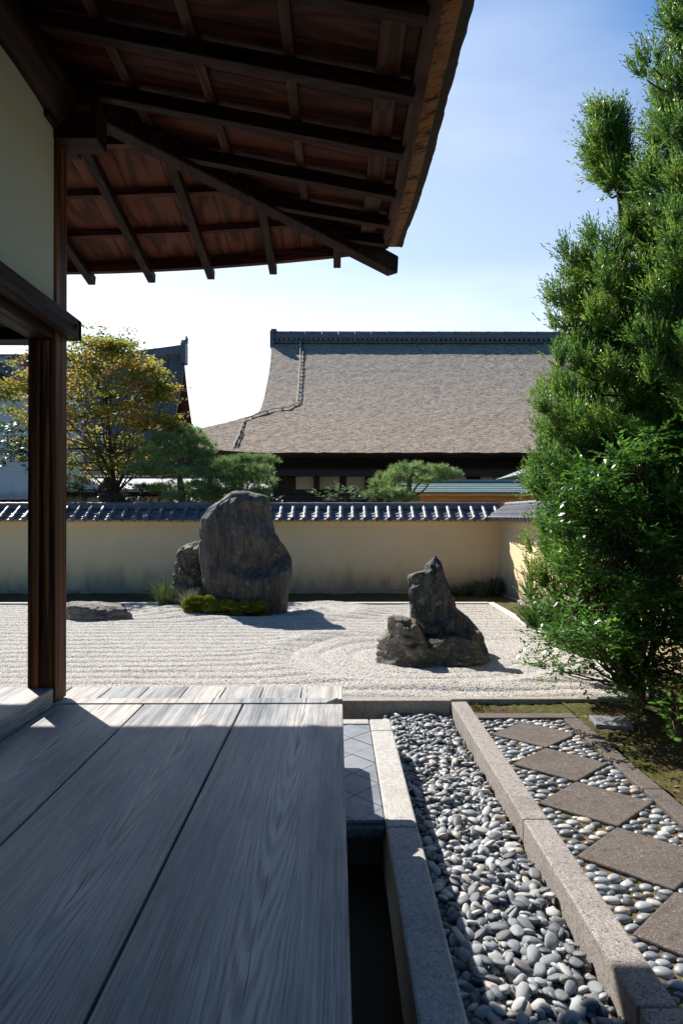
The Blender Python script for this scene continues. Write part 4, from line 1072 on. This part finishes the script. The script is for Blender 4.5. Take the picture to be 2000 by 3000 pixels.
# ------------------------------------------------------------------ maple beyond the wall
def maple():
    rs = np.random.default_rng(40); random.seed(40); Yc = 18.5
    root = tree_root('maple_tree', (-6.2, Yc, 0), 'maple with orange, yellow and green autumn leaves, behind the wall and the timber post', 'tree')
    mb = MB(); main = [(-6.2, Yc, 0), (-6.15, Yc, 1.6), (-6.0, Yc, 2.4), (-6.1, Yc, 3.4), (-6.2, Yc, 4.6), (-6.3, Yc, 5.6)]
    mb.tube(main, [.09, .08, .06, .045, .03, .015], 10)
    pads = [(40,985,60),(25,905,45),(60,870,50),(20,1050,45),(55,940,50),(110,820,60),(130,900,70),(120,980,60),(190,810,55),(235,800,50),(280,810,45),(180,870,65),(240,870,65),(300,860,55),(340,870,45),(200,940,65),(260,940,65),(320,930,55),
            (355,900,35),(365,910,25),(180,1010,65),(240,1010,60),(300,1000,50),(345,975,35),(395,965,26),(410,975,20),(180,1075,55),(230,1085,50),(290,1060,45),(120,1060,50),(60,1020,30),(215,785,22),(250,795,20),(280,790,20),(330,840,28),(200,840,50),(150,760,0),(300,960,45),(160,950,50),(90,1100,0),(370,895,22),(150,1110,40)]
    B = []; D = []; Nn = []; G = []
    for (px, py, r) in pads:
        if r == 0: continue
        for rep in range(2):
            y = Yc + rs.uniform(-1.2, 1.2); c = np.array(P(px + rs.uniform(-10, 10), py + rs.uniform(-8, 8), y)); rad = r / 1568 * y
            s = main[random.randrange(2, 6)]
            if rep == 0 or rs.random() < .5:
                s = (s[0], s[1], min(s[2], c[2] - .15)); limb(mb, s, tuple(c), .022, .006, .1, 8, 5)
            for _ in range(12):
                q = c + rs.normal(size=3) * np.array([rad * .55, rad * .55, rad * .36])
                m = 22
                b = q + rs.normal(size=(m, 3)) * np.array([.13, .13, .045]); B.append(b)
                D.append(rs.normal(size=(m, 3)) * [1, 1, .35]); Nn.append(unit(np.array([0, 0, 1.0]) + rs.normal(size=(m, 3)) * .45))
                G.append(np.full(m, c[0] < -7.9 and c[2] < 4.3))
    B = np.concatenate(B); D = np.concatenate(D); Nn = np.concatenate(Nn); G = np.concatenate(G)
    partnp(mb.build('trunk', 'twig', None, smooth=True), root)
    n = len(B); L = rs.uniform(.06, .125, n)
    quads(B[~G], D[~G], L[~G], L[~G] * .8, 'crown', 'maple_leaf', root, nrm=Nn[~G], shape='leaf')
    quads(B[G], D[G], L[G], L[G] * .8, 'crown', 'maple_green', root, nrm=Nn[G], shape='leaf')['label'] = 'still green lower leaves on the left side'
maple()

# ------------------------------------------------------------------ pines beyond the wall
def pine(name, label, base, trunk, pads, Yc, seed, dens=1.0, nl=.13):
    rs = np.random.default_rng(seed); random.seed(seed)
    root = tree_root(name, base, label, 'tree', 'pines behind the wall')
    mb = MB(); mb.tube(trunk, [.11 - .08 * i / (len(trunk) - 1) for i in range(len(trunk))], 9)
    Bp = []; Bd = []
    for (px, py, rx, ry) in pads:
        y = Yc + rs.uniform(-.5, .5); c = np.array(P(px, py, y)); ax = rx / 1568 * y; azz = ry / 1568 * y
        s = trunk[min(len(trunk) - 1, 1 + random.randrange(len(trunk) - 1))]; s = (s[0], s[1], min(s[2], c[2]))
        limb(mb, s, tuple(c - np.array([0, 0, azz * .4])), .035, .012, .1, 7, 5)
        n = int(88 * dens * rx * ry / 900) + 12
        d = unit(rs.normal(size=(n, 3)) * [1, 1, .8] + [0, 0, .45])
        p = c + d * np.array([ax, ax * .8, azz]) * (rs.uniform(.35, 1.0, (n, 1)))
        Bp.append(p); Bd.append(unit(d * .6 + np.array([0, 0, .7]) + rs.normal(size=(n, 3)) * .25))
    p = np.concatenate(Bp); d = np.concatenate(Bd); m = 26
    nd = cone_dirs(d, .55, m); b = np.repeat(p, m, 0) + nd * 0.01
    quads(b, nd, rs.uniform(.7, 1.2, len(b)) * nl, .011, 'crown', 'pine', root)
    partnp(mb.build('trunk', 'trunk', None, smooth=True), root)
    return root
y0 = 17.3
pine('pine_tree', 'broad dark green pine behind the wall, left of the tallest standing stone', (-4.0, y0, 0), [P(424, 1300, y0), P(418, 1140, y0), P(412, 1085, y0), P(418, 1040, y0), P(425, 1000, y0)],
     [(425, 1000, 45, 20), (380, 1020, 45, 20), (455, 1025, 45, 22), (400, 1055, 55, 20), (345, 1050, 40, 20), (470, 1055, 36, 18), (330, 1085, 45, 16), (375, 1090, 50, 18), (440, 1090, 40, 16), (400, 1125, 55, 14), (455, 1120, 36, 14), (340, 1125, 40, 12), (430, 1145, 60, 12)], y0, 51)
y0 = 16.9
pine('pine_tree', 'rounded pine behind the wall just above the tallest standing stone', (-2.5, y0, 0), [P(540, 1300, y0), P(545, 1150, y0), P(555, 1110, y0), P(560, 1080, y0)],
     [(555, 1065, 45, 18), (605, 1062, 34, 15), (520, 1075, 40, 18), (590, 1085, 42, 16), (510, 1105, 45, 18), (560, 1110, 50, 16), (608, 1110, 26, 16), (530, 1135, 45, 14), (595, 1135, 30, 12), (480, 1130, 36, 16), (500, 1150, 40, 10)], y0, 52)
y0 = 17.5
pine('pine_tree', 'dome-shaped pine behind the wall beside the small copper-roofed gate', (2.2, y0, 0), [P(930, 1300, y0), P(935, 1150, y0), P(940, 1110, y0), P(945, 1085, y0)],
     [(945, 1080, 50, 15), (1000, 1083, 46, 12), (1035, 1092, 30, 8), (905, 1095, 40, 13), (880, 1115, 34, 14), (940, 1105, 55, 14), (990, 1102, 45, 10), (865, 1138, 30, 10), (905, 1135, 45, 14), (930, 1150, 40, 8)], y0, 53)
cl_ = [(*P(740 + 14 * i, 1140 + (i % 3) * 5 - 6 * math.sin(i * .6), 17.0), .14) for i in range(7)] + [(*P(765, 1130, 17.0), .12), (*P(790, 1128, 17.0), .1)]
leaf_shrub('holly_bush', 'small pale-leaved bush with glinting leaves peeping over the wall right of the tallest stone', (P(780, 1200, 17.0)[0], 17.0, 0), cl_, 'pale_leaf', .085, 9, [(P(780, 1200, 17.0)[0], 17.0, 1.0)], 61, 'shrub', .3)
# low dark undergrowth just beyond the wall
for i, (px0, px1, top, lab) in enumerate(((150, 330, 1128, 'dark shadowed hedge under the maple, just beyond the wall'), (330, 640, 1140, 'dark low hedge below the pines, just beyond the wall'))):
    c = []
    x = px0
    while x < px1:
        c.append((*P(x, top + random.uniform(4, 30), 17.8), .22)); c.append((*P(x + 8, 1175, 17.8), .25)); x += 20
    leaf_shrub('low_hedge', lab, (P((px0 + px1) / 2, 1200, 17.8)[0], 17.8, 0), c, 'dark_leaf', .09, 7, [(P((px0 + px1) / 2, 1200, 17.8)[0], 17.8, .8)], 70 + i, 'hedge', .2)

# ------------------------------------------------------------------ moss, grasses and ferns by the stones
def tuft(name, label, c, n, h, spread, mat, cat='plant', wd=.012, seed=0, droop=.5):
    rs = np.random.default_rng(seed); V = []; F = []
    for i in range(n):
        a = rs.uniform(0, 2 * math.pi); r = spread * math.sqrt(rs.random()) * .4; b = np.array([c[0] + math.cos(a) * r, c[1] + math.sin(a) * r, c[2]])
        d = np.array([math.cos(a), math.sin(a), 0]) * rs.uniform(.1, 1) * spread; hh = h * rs.uniform(.5, 1.1); sd = np.array([-math.sin(a), math.cos(a), 0]) * wd * .5
        o_ = len(V)
        for k in range(5):
            t = k / 4; q = b + d * t ** 1.5 + np.array([0, 0, hh * (t - droop * t ** 3 * .6)]); w_ = (1 - t * .85)
            V += [q - sd * w_, q + sd * w_]
        F += [(o_ + 2 * k, o_ + 2 * k + 1, o_ + 2 * k + 3, o_ + 2 * k + 2) for k in range(4)]
    o = mesh_np(name, np.array(V), np.array(F), mat); return tag(o, label, cat)
tuft('grass_tuft', 'dark green arching grass tuft at the far left foot of the mottled rock', (*P(385, 1398, 12.7)[:2], .12), 420, .75, .38, 'grass', seed=1)
tuft('grass_tuft', 'pale straw-tipped grass tuft between the mottled rock and the bright moss', (*P(437, 1395, 12.1)[:2], .16), 360, .58, .36, 'fern', seed=2)
def moss_mound(label, spots, seed):
    rs = np.random.default_rng(seed); Bb = []; Dd = []; mb = MB()
    vs = []; fs = []; o_ = 0
    for (x, y, z, r) in spots:
        v = ICO3[0].copy(); 
        for i, q in enumerate(v): v[i] = q * (1 + .25 * noise.fractal(Vector(q * 2.2 + x), .8, 2, 3))
        v = v * np.array([r, r * .8, r * .8]) * .9 + np.array([x, y, z]); vs.append(v); fs.append(ICO3[1] + o_); o_ += len(v)
        n = 900; d = unit(rs.normal(size=(n, 3))); d[:, 2] = np.abs(d[:, 2]); Bb.append(np.array([x, y, z]) + d * np.array([r, r * .8, r * .8]) * rs.uniform(.8, 1.02, (n, 1))); Dd.append(unit(d + rs.normal(size=(n, 3)) * .6))
    root = empty('moss_mound', (spots[0][0], spots[0][1], .1), label, 'moss')
    partnp(mesh_np('moss_body', np.concatenate(vs), np.concatenate(fs), 'moss_clump', smooth=True), root)
    quads(np.concatenate(Bb), np.concatenate(Dd), .03, .02, 'moss_leaves', 'moss_clump', root, shape='leaf')
sp = []; r_ = random.Random(2)
for px in range(432, 612, 9):
    hgt = 1392 if px > 480 else 1385
    for k in range(2): sp.append((*P(px + r_.uniform(-4, 4), hgt + r_.uniform(-6, 16), 11.62 + r_.uniform(-.08, .1)), r_.uniform(.055, .10) * (1.5 if px < 480 else 1)))
moss_mound('bright yellow-green mound of moss at the foot of the tallest standing stone', sp, 3)
cl_ = [(*P(1060 + 13 * i, 1338 + (i * 7 % 5) * 4, 15.0), .13) for i in range(8)]
tuft('fern', 'greyish fern clump against the wall foot, left of the wall corner', (*P(1105, 1350, 15.1)[:2], .10), 200, .52, .62, 'fern', wd=.03, seed=7, droop=.9)
tuft('fern', 'small dark fern growing in the very corner of the two walls', (*P(1138, 1352, 15.2)[:2], .10), 110, .62, .25, 'fern', wd=.03, seed=8, droop=.7)
tuft('fern', 'low green fern behind the peaked rock at the wall foot', (*P(1055, 1350, 15.1)[:2], .08), 130, .36, .4, 'grass', wd=.025, seed=9, droop=.9)
# fallen leaves on the moss
n = 240; bx_ = rng.uniform(2.1, 3.6, n); by_ = rng.uniform(3.2, 6.3, n)
b = np.stack([bx_, by_, 0.065 + 0.07 * fbm(bx_ * 3, by_ * 3, 2) + .012], 1)
dd_ = rng.normal(size=(n, 3)) * [1, 1, .15]
V_ = quads(b, dd_, rng.uniform(.02, .055, n), .018, 'fallen_leaves', 'dry_leaf', None, nrm=unit(np.array([0, 0, 1.0]) + rng.normal(size=(n, 3)) * .3), shape='leaf', fold=.2) if False else None
def loose(name, b, d, L, W, mat, nrm):
    d = unit(d); side = unit(np.cross(d, nrm)); up = unit(np.cross(side, d)); L = L[:, None]; W = W[:, None]
    V = np.stack([b, b + d * L * .45 + side * W * .5 + up * .2 * W, b + d * L, b + d * L * .45 - side * W * .5 + up * .2 * W], 1)
    return mesh_np(name, V.reshape(-1, 3), np.arange(len(b) * 4).reshape(-1, 4), mat)
L_ = rng.uniform(.02, .055, n)
tag(loose('fallen_leaves', b, dd_, L_, L_ * .45, 'dry_leaf', unit(np.array([0, 0, 1.0]) + rng.normal(size=(n, 3)) * .3)), 'dry brown fallen leaves scattered over the moss', 'leaves', kind='stuff')
# moss tufts as short blades for a soft surface
n = 26000
mx_ = rng.uniform(1.21, 3.65, n); my_ = rng.uniform(3.0, 6.33, n); keep = ((mx_ > 2.09) | (my_ > 6.03)) & (vnoise(mx_ * 4, my_ * 4, 77) > .35); mx_ = mx_[keep]; my_ = my_[keep]
b = np.stack([mx_, my_, 0.062 + 0.065 * fbm(mx_ * 3, my_ * 3, 2)], 1); L_ = rng.uniform(.012, .03, len(b))
def moss_blades():
    k = N('moss_blade'); return k.done(k.ramp(k.island(), [(0, (.06, .06, .015)), (.6, (.14, .13, .03)), (1, (.22, .17, .06))]), .9, .1)
M['moss_blade'] = moss_blades()
tag(loose('moss_tufts', b, rng.normal(size=b.shape) * [.8, .8, .3] + [0, 0, .8], L_, L_ * .5, 'moss_blade', unit(rng.normal(size=b.shape))), 'short olive moss covering the soil', 'moss', kind='stuff')

# ------------------------------------------------------------------ the great hall behind
def great_hall():
    root = empty('great_hall', (4.0, 34.0, 0), 'large hall with a broad brown concave shingled roof, behind the back wall', 'temple hall')
    # left outline by height (z -> x) and the slope profile (z -> y)
    ze, zr = 4.42, 12.50
    s = np.linspace(0, 1, 90)
    Yp = 28.0 + 14.2 * s; Zp = ze + (zr - ze) * (0.84 * s + 0.16 * s ** 2.4)
    pyv = 1183 - (Zp - EYE) / Yp * 1568
    outl = [(770, 625), (800, 623), (830, 621), (860, 617), (890, 611), (915, 606), (935, 600), (945, 596), (955, 575), (965, 545), (975, 512), (985, 480), (1000, 440), (1020, 400), (1040, 385)]
    xl = np.interp(pyv, [q[0] for q in outl], [q[1] for q in outl]); XL = (xl - 774) / 1568 * Yp
    XR = 26.0; m = 260; rows = []
    for i in range(90):
        t = np.linspace(0, 1, m); x = XL[i] + (XR - XL[i]) * t
        lift = 0.45 * np.clip(1 - (x - XL[0]) / 4.0, 0, 1) ** 2 * (1 - s[i]) ** 3
        z = Zp[i] + lift + 0.05 * (fbm(x * 1.1, np.full_like(x, Zp[i] * 5.5), 3) - .5) + 0.04 * (vnoise(x * 5, np.full_like(x, Zp[i] * 9.0), 8) - .5)
        rows.append(np.stack([x, np.full(m, Yp[i]), z], 1))
    front = np.array(rows)
    back = front.copy()[::-1]; back[:, :, 1] = 2 * 42.2 - back[:, :, 1]
    allr = np.concatenate([front, back[1:]])
    partnp(mesh_np('roof', allr.reshape(-1, 3), grid_faces(*allr.shape[:2]), 'thatch_far', smooth=True), root)
    # eave thickness
    V = []; F = []
    f0 = front[0]; n = len(f0)
    e = [f0, f0 + [0, .10, -.22], f0 + [0, 3.4, .55]]; arr = np.array(e)
    partnp(mesh_np('eave_edge', arr.reshape(-1, 3), grid_faces(3, n)[:, ::-1], 'black_wood'), root)
    # gable end closing on the left
    gl = front[:, 0, :]; gb = back[::-1][:, 0, :]
    arr = np.array([gl, gb])
    partnp(mesh_np('gable_wall', arr.reshape(-1, 3), grid_faces(2, len(gl)), 'black_wood'), root)
    # ridge
    xr0 = XL[-1] + .05; zr0 = Zp[-1]
    mb = MB(); mb.box(xr0, XR, 41.98, 42.42, zr0 - .05, zr0 + .12); part(mb, 'ridge_base', 'tile', root, .01)
    mb = MB(); x = xr0 + .3
    while x < XR: mb.tube([(x, 41.82, zr0 + .13), (x, 42.58, zr0 + .13)], [.085, .085], 10); x += .30
    mb.box(xr0, XR, 41.86, 42.54, zr0 + .20, zr0 + .24); part(mb, 'ridge_tile_ends', 'tile', root)
    mb = MB(); mb.box(xr0, XR, 42.00, 42.40, zr0 + .24, zr0 + .50)
    x = xr0
    while x < XR: mb.tube([(x + .01, 42.20, zr0 + .58), (min(x + 1.0, XR), 42.20, zr0 + .58)], [.15, .14], 12); mb.tube([(x, 42.20, zr0 + .58), (x + .05, 42.20, zr0 + .58)], .17, 12); x += 1.02
    part(mb, 'ridge_cap', 'tile', root)
    mb = MB(); mb.box(xr0 - .12, xr0 + .12, 41.75, 42.65, zr0 - .35, zr0 + .66); mb.box(xr0 - .06, xr0 + .28, 41.80, 42.60, zr0 + .60, zr0 + .78)
    part(mb, 'ridge_end_tile', 'tile', root, .03)
    # below the eaves
    part(MB().box(-9.5, XR, 30.6, 30.8, 0, 4.85), 'wall', 'black_wood', root)
    part(MB().box(-9.7, XR, 28.9, 29.2, 3.50, 3.78).box(-9.7, XR, 30.2, 30.45, 3.62, 3.95), 'eave_beam', 'black_wood', root, .01)
    for i, x in enumerate(np.arange(-9.6, XR, 2.29)): part(MB().box(x + 5.42 - .13 - 3.6, x + 5.42 + .13 - 3.6, 30.3, 30.58, 0, 3.7), 'pillar', 'black_wood', root, .01)
    for (a, b) in ((-1.84, .10), (.42, 2.28), (2.6, 4.3), (4.5, 5.80), (6.42, 7.62), (7.86, 9.4), (9.7, 11.2), (11.5, 13)):
        pn = part(MB().box(a, b, 30.54, 30.60, 3.0, 3.90), 'white_panel', 'paper', root)
        mid = (a + b) / 2; mb = MB().box(mid - .02, mid + .02, 30.52, 30.538, 3.0, 3.90); mb.build('glazing_bar', 'black_wood', pn)
    part(MB().box(-9.5, XR, 30.50, 30.60, 2.78, 2.97), 'rail', 'black_wood', root, .01)
    return front, XL, Yp, Zp
front, XLh, Yph, Zph = great_hall()
def roof_pt(px, py):
    """point on the hall's front roof slope seen in that direction"""
    pyv = 1183 - (Zph - EYE) / Yph * 1568; Y = np.interp(-py, -pyv[::1] if pyv[0] < pyv[-1] else -pyv, Yph)
    return P(px, py, float(Y) - .0)
# access ladder lying on that roof
lad = empty('roof_ladder', roof_pt(685, 930), 'thin wooden ladder lying bent down the left end of the large brown roof', 'ladder')
route = [(690, 785), (689, 830), (686, 880), (682, 928), (665, 938), (630, 942), (596, 952), (562, 966), (549, 1000), (537, 1030)]
Lp = [Vector(roof_pt(*q)) + Vector((0, -.07, .06)) for q in route]
mb = MB(); mb.tube(Lp, .026, 5); part(mb, 'rail', 'paper', lad)
mb = MB(); Lq = [p + Vector((.16, -.02, -.05)) if i < 4 or i > 7 else p + Vector((.05, -.12, -.16)) for i, p in enumerate(Lp)]; mb.tube(Lq, .02, 5); part(mb, 'rail', 'dark_x', lad)
for a, b, c, d in zip(Lp[:-1], Lp[1:], Lq[:-1], Lq[1:]):
    k = max(1, int((b - a).length / .55))
    for i in range(k):
        t = (i + .5) / k; part(MB().beam(a.lerp(b, t), c.lerp(d, t) + (c - a) * .2, .045, .03), 'rung', 'dark_x', lad)

# ------------------------------------------------------------------ gabled hall at the left
def gabled():
    root = empty('gabled_hall', (-12, 40, 0), 'dark roofed hall with a red gable and upturned ridge, left behind the maple', 'temple hall')
    X0_ = -8.98; Yr = 40.0; zr = 11.2
    n = 40; s = np.linspace(0, 1, n)
    yy = Yr - (1.2 * s + 3.6 * s ** 1.5) ; zz = zr - 6.4 * s ** 0.95
    m = 50; t = np.linspace(0, 1, m); rows = []
    for i in range(n):
        x = X0_ - 30 * t; up = 0.95 * np.clip(1 - (X0_ - x) / 7.0, 0, 1) ** 2.0 - .95 * 0
        rows.append(np.stack([x, np.full(m, yy[i]), zz[i] - .55 + up * .6], 1))
    fr = np.array(rows); partnp(mesh_np('roof', fr.reshape(-1, 3), grid_faces(n, m), 'bark_far', smooth=True), root)
    bk = fr.copy(); bk[:, :, 1] = 2 * Yr - bk[:, :, 1]
    part_ = mesh_np('rear_roof', bk.reshape(-1, 3), grid_faces(n, m)[:, ::-1], 'bark_far', smooth=True); partnp(part_, root)
    # gable: recessed wall, bargeboards with thickness
    a = fr[:, 0, :]; b = bk[:, 0, :]
    arr = np.array([a + [-.9, 0, -.3], b + [-.9, 0, -.3]]); partnp(mesh_np('gable_wall', arr.reshape(-1, 3), grid_faces(2, n), 'red_board'), root)
    for q, nm in ((a, 'bargeboard'), (b, 'bargeboard')):
        arr = np.array([q + [.03, 0, .0], q + [.03, 0, -.45], q + [-.85, 0, -.45], q + [-.85, 0, 0]])
        partnp(mesh_np(nm, arr.reshape(-1, 3), grid_faces(4, n), 'red_board'), root)
    mb = MB(); mc = MB()
    xs_ = np.linspace(X0_ + .0, X0_ - 28, 70); pts = [(x, Yr, zr - .55 + .57 * max(0, 1 - (X0_ - x) / 7.0) ** 2 + .22) for x in xs_]
    for p, q in zip(pts[:-1], pts[1:]):
        mb.beam((p[0], p[1], p[2] - .18), (q[0], q[1], q[2] - .18), .42, .40)
        mc.tube([(p[0] - .1, p[1] - .32, p[2] - .12), (p[0] - .1, p[1] + .32, p[2] - .12)], .08, 8)
    mb.tube([(p[0], p[1], p[2] + .30) for p in pts], .13, 8)
    part(mb, 'ridge', 'tile', root); part(mc, 'ridge_tile_ends', 'tile', root)
    z_ = pts[0][2]; mb = MB(); mb.box(X0_ - .1, X0_ + .18, Yr - .38, Yr + .38, z_ - .75, z_ + .45)
    mb.prism([(X0_ - .05, z_ + .40), (X0_ + .22, z_ + .42), (X0_ + .26, z_ + .72), (X0_ + .16, z_ + .95), (X0_ + .12, z_ + .66), (X0_ - .15, z_ + .62)], 1, Yr - .15, Yr + .15)
    part(mb, 'ridge_ornament', 'tile', root, .03)
    part(MB().box(-40, X0_ - 1.2, 37.5, 42.5, 0, 5.2), 'wall', 'store_plaster', root)
gabled()
def storehouse():
    root = empty('storehouse', (-11.5, 23, 0), 'white plastered storehouse wall with a weather-stained foot, at the left edge behind the maple', 'building')
    part(MB().box(-16, -9.6, 22.8, 26, 0, 6.3), 'wall', 'store_plaster', root)
    # tiled gable roof falling to the right
    a = P(-60, 800, 22.6); b = P(75, 880, 22.6)
    mb = MB(); mb.prism([(a[0], a[2]), (b[0], b[2]), (b[0], b[2] - .22), (a[0], a[2] - .22)], 1, 22.2, 27); part(mb, 'roof', 'tile', root, .02)
    mb = MB()
    for t in np.linspace(0, 1, 12):
        x = a[0] + (b[0] - a[0]) * t; z = a[2] + (b[2] - a[2]) * t; mb.tube([(x, 22.15, z + .06), (x, 27, z + .06)], .09, 8)
    part(mb, 'roof_tiles', 'tile', root)
    part(MB().prism([(a[0], a[2] - .24), (b[0] - .2, b[2] - .24), (b[0] - .2, 6.0), (a[0], 6.0)], 1, 22.4, 22.78), 'eave_shadow_board', 'black_wood', root)
    part(MB().box(-16, -9.3, 22.3, 22.85, 2.35, 2.47), 'base_ledge', 'pale_roof', root, .02)
    part(MB().box(-16, -9.35, 22.5, 22.82, 0, 2.34), 'base_boards', 'black_wood', root)
storehouse()
def corridor():
    root = empty('low_corridor', (-6, 24, 0), 'low building with a pale grey roof behind the dark conical rock', 'building')
    Y = 24.0; a = P(150, 1098, Y + 1.6); b = P(640, 1123, Y)
    part(MB().add([(-10.2, Y, b[2]), (-2.4, Y, b[2]), (-2.4, Y + 1.8, a[2]), (-10.2, Y + 1.8, a[2]), (-10.2, Y, b[2] - .10), (-2.4, Y, b[2] - .10), (-2.4, Y + 1.8, a[2] - .1), (-10.2, Y + 1.8, a[2] - .1)],
                  [(0, 1, 2, 3), (4, 7, 6, 5), (0, 4, 5, 1), (1, 5, 6, 2), (2, 6, 7, 3), (3, 7, 4, 0)]), 'roof', 'pale_roof', root)
    part(MB().box(-10.2, -2.4, Y + 1.8, Y + 2.1, a[2] - .05, a[2] + .09), 'ridge', 'tile', root, .03)
    part(MB().box(-10, -2.6, Y + .5, Y + .6, 0, b[2] - .11), 'wall', 'paper', root)
    part(MB().box(-10.1, -2.5, Y + .1, Y + .2, b[2] - .26, b[2] - .11).box(-10.1, -2.5, Y + .42, Y + .49, b[2] - .75, b[2] - .6), 'beam', 'dark_x', root)
corridor()

# ------------------------------------------------------------------ small copper-roofed gate
def gate():
    Y = 19.0; root = empty('roofed_gate', (P(1060, 1183, Y)[0], Y, 0), 'small gate with a grey-green copper roof and fresh orange timber, behind the back wall', 'gate')
    xa = P(912, 1100, Y)[0]; xb = P(1262, 1100, Y)[0]
    ze = P(0, 1131, Y)[2]; zr = P(0, 1107, Y + .75)[2]
    mb = MB(); n = 6
    for sgn in (1, -1):
        for i in range(n):
            t0, t1 = i / n, (i + 1) / n + .02
            ya, yb = Y + .75 - sgn * .75 * t0, Y + .75 - sgn * .75 * t1; za, zb = zr + (ze - zr) * t0 + .012, zr + (ze - zr) * t1 + .03
            V = [(xa + .12 * (1 - t0) , ya, za), (xb, ya, za), (xb, yb, zb), (xa + .12 * (1 - t1), yb, zb)]; V += [(v[0], v[1], v[2] - .03) for v in V]
            mb.add(V, [(0, 1, 2, 3), (4, 7, 6, 5), (3, 2, 6, 7), (0, 3, 7, 4), (1, 5, 6, 2)])
    part(mb, 'roof', 'copper', root)
    part(MB().box(xa + .1, xb, Y + .68, Y + .82, zr, zr + .06), 'ridge_cap', 'copper', root, .01)
    part(MB().prism([(Y + .02, ze - .02), (Y + .75, zr - .03), (Y + 1.48, ze - .02), (Y + 1.48, ze - .12), (Y + .75, zr - .13), (Y + .02, ze - .12)], 0, xa + .07, xa + .12), 'bargeboard', 'orange_wood', root)
    part(MB().box(xa + .1, xb, Y + .03, Y + .08, ze - .10, ze - .02), 'fascia', 'orange_wood', root, .004)
    for i in range(13):
        x = xa + .25 + i * (xb - xa - .4) / 12
        part(MB().beam((x, Y + .05, ze - .11), (x, Y + .75, zr - .09), .05, .06), 'rafter', 'orange_wood', root)
    part(MB().add([(xa + .1, Y + .04, ze - .03), (xb, Y + .04, ze - .03), (xb, Y + .75, zr - .025), (xa + .1, Y + .75, zr - .025)], [(0, 1, 2, 3)]), 'roof_boards', 'orange_wood', root)
    part(MB().box(xa + .3, xb - .2, Y + .38, Y + .52, ze - .22, ze - .09), 'beam', 'orange_wood', root, .006)
    for x in (P(958, 0, Y)[0], P(1180, 0, Y)[0]):
        part(MB().box(x - .08, x + .08, Y + .36, Y + .54, 0, ze - .1), 'post', 'orange_wood', root, .006)
        part(MB().prism([(x - .35, ze - .22), (x + .35, ze - .22), (x + .12, ze - .42), (x - .12, ze - .42)], 1, Y + .35, Y + .40), 'bracket', 'orange_wood', root)
    part(MB().box(xa + .3, xb - .2, Y + .95, Y + 1.0, 0, ze - .05), 'rear_boards', 'orange_wood', root)
gate()
def annex():
    Y = 22.0; root = empty('side_pavilion', (P(1290, 1183, Y)[0], Y, 0), 'corner of a small grey-green roof sticking out from behind the cedar', 'building')
    a = P(1188, 1090, Y); b = P(1420, 1000, Y)
    part(MB().prism([(a[0], a[2]), (b[0], b[2]), (b[0], b[2] - .1), (a[0] + .1, a[2] - .1)], 1, Y, Y + 3), 'roof', 'copper', root, .01)
    part(MB().box(a[0] + 1.2, a[0] + 5, Y + .8, Y + 3, 0, a[2] - .02), 'wall', 'black_wood', root)
    part(MB().tube([(a[0] + .35, Y + .1, a[2] + .02), (a[0] + .35, Y + .1, a[2] - .3)], .03, 8), 'downpipe', 'copper', root)
annex()
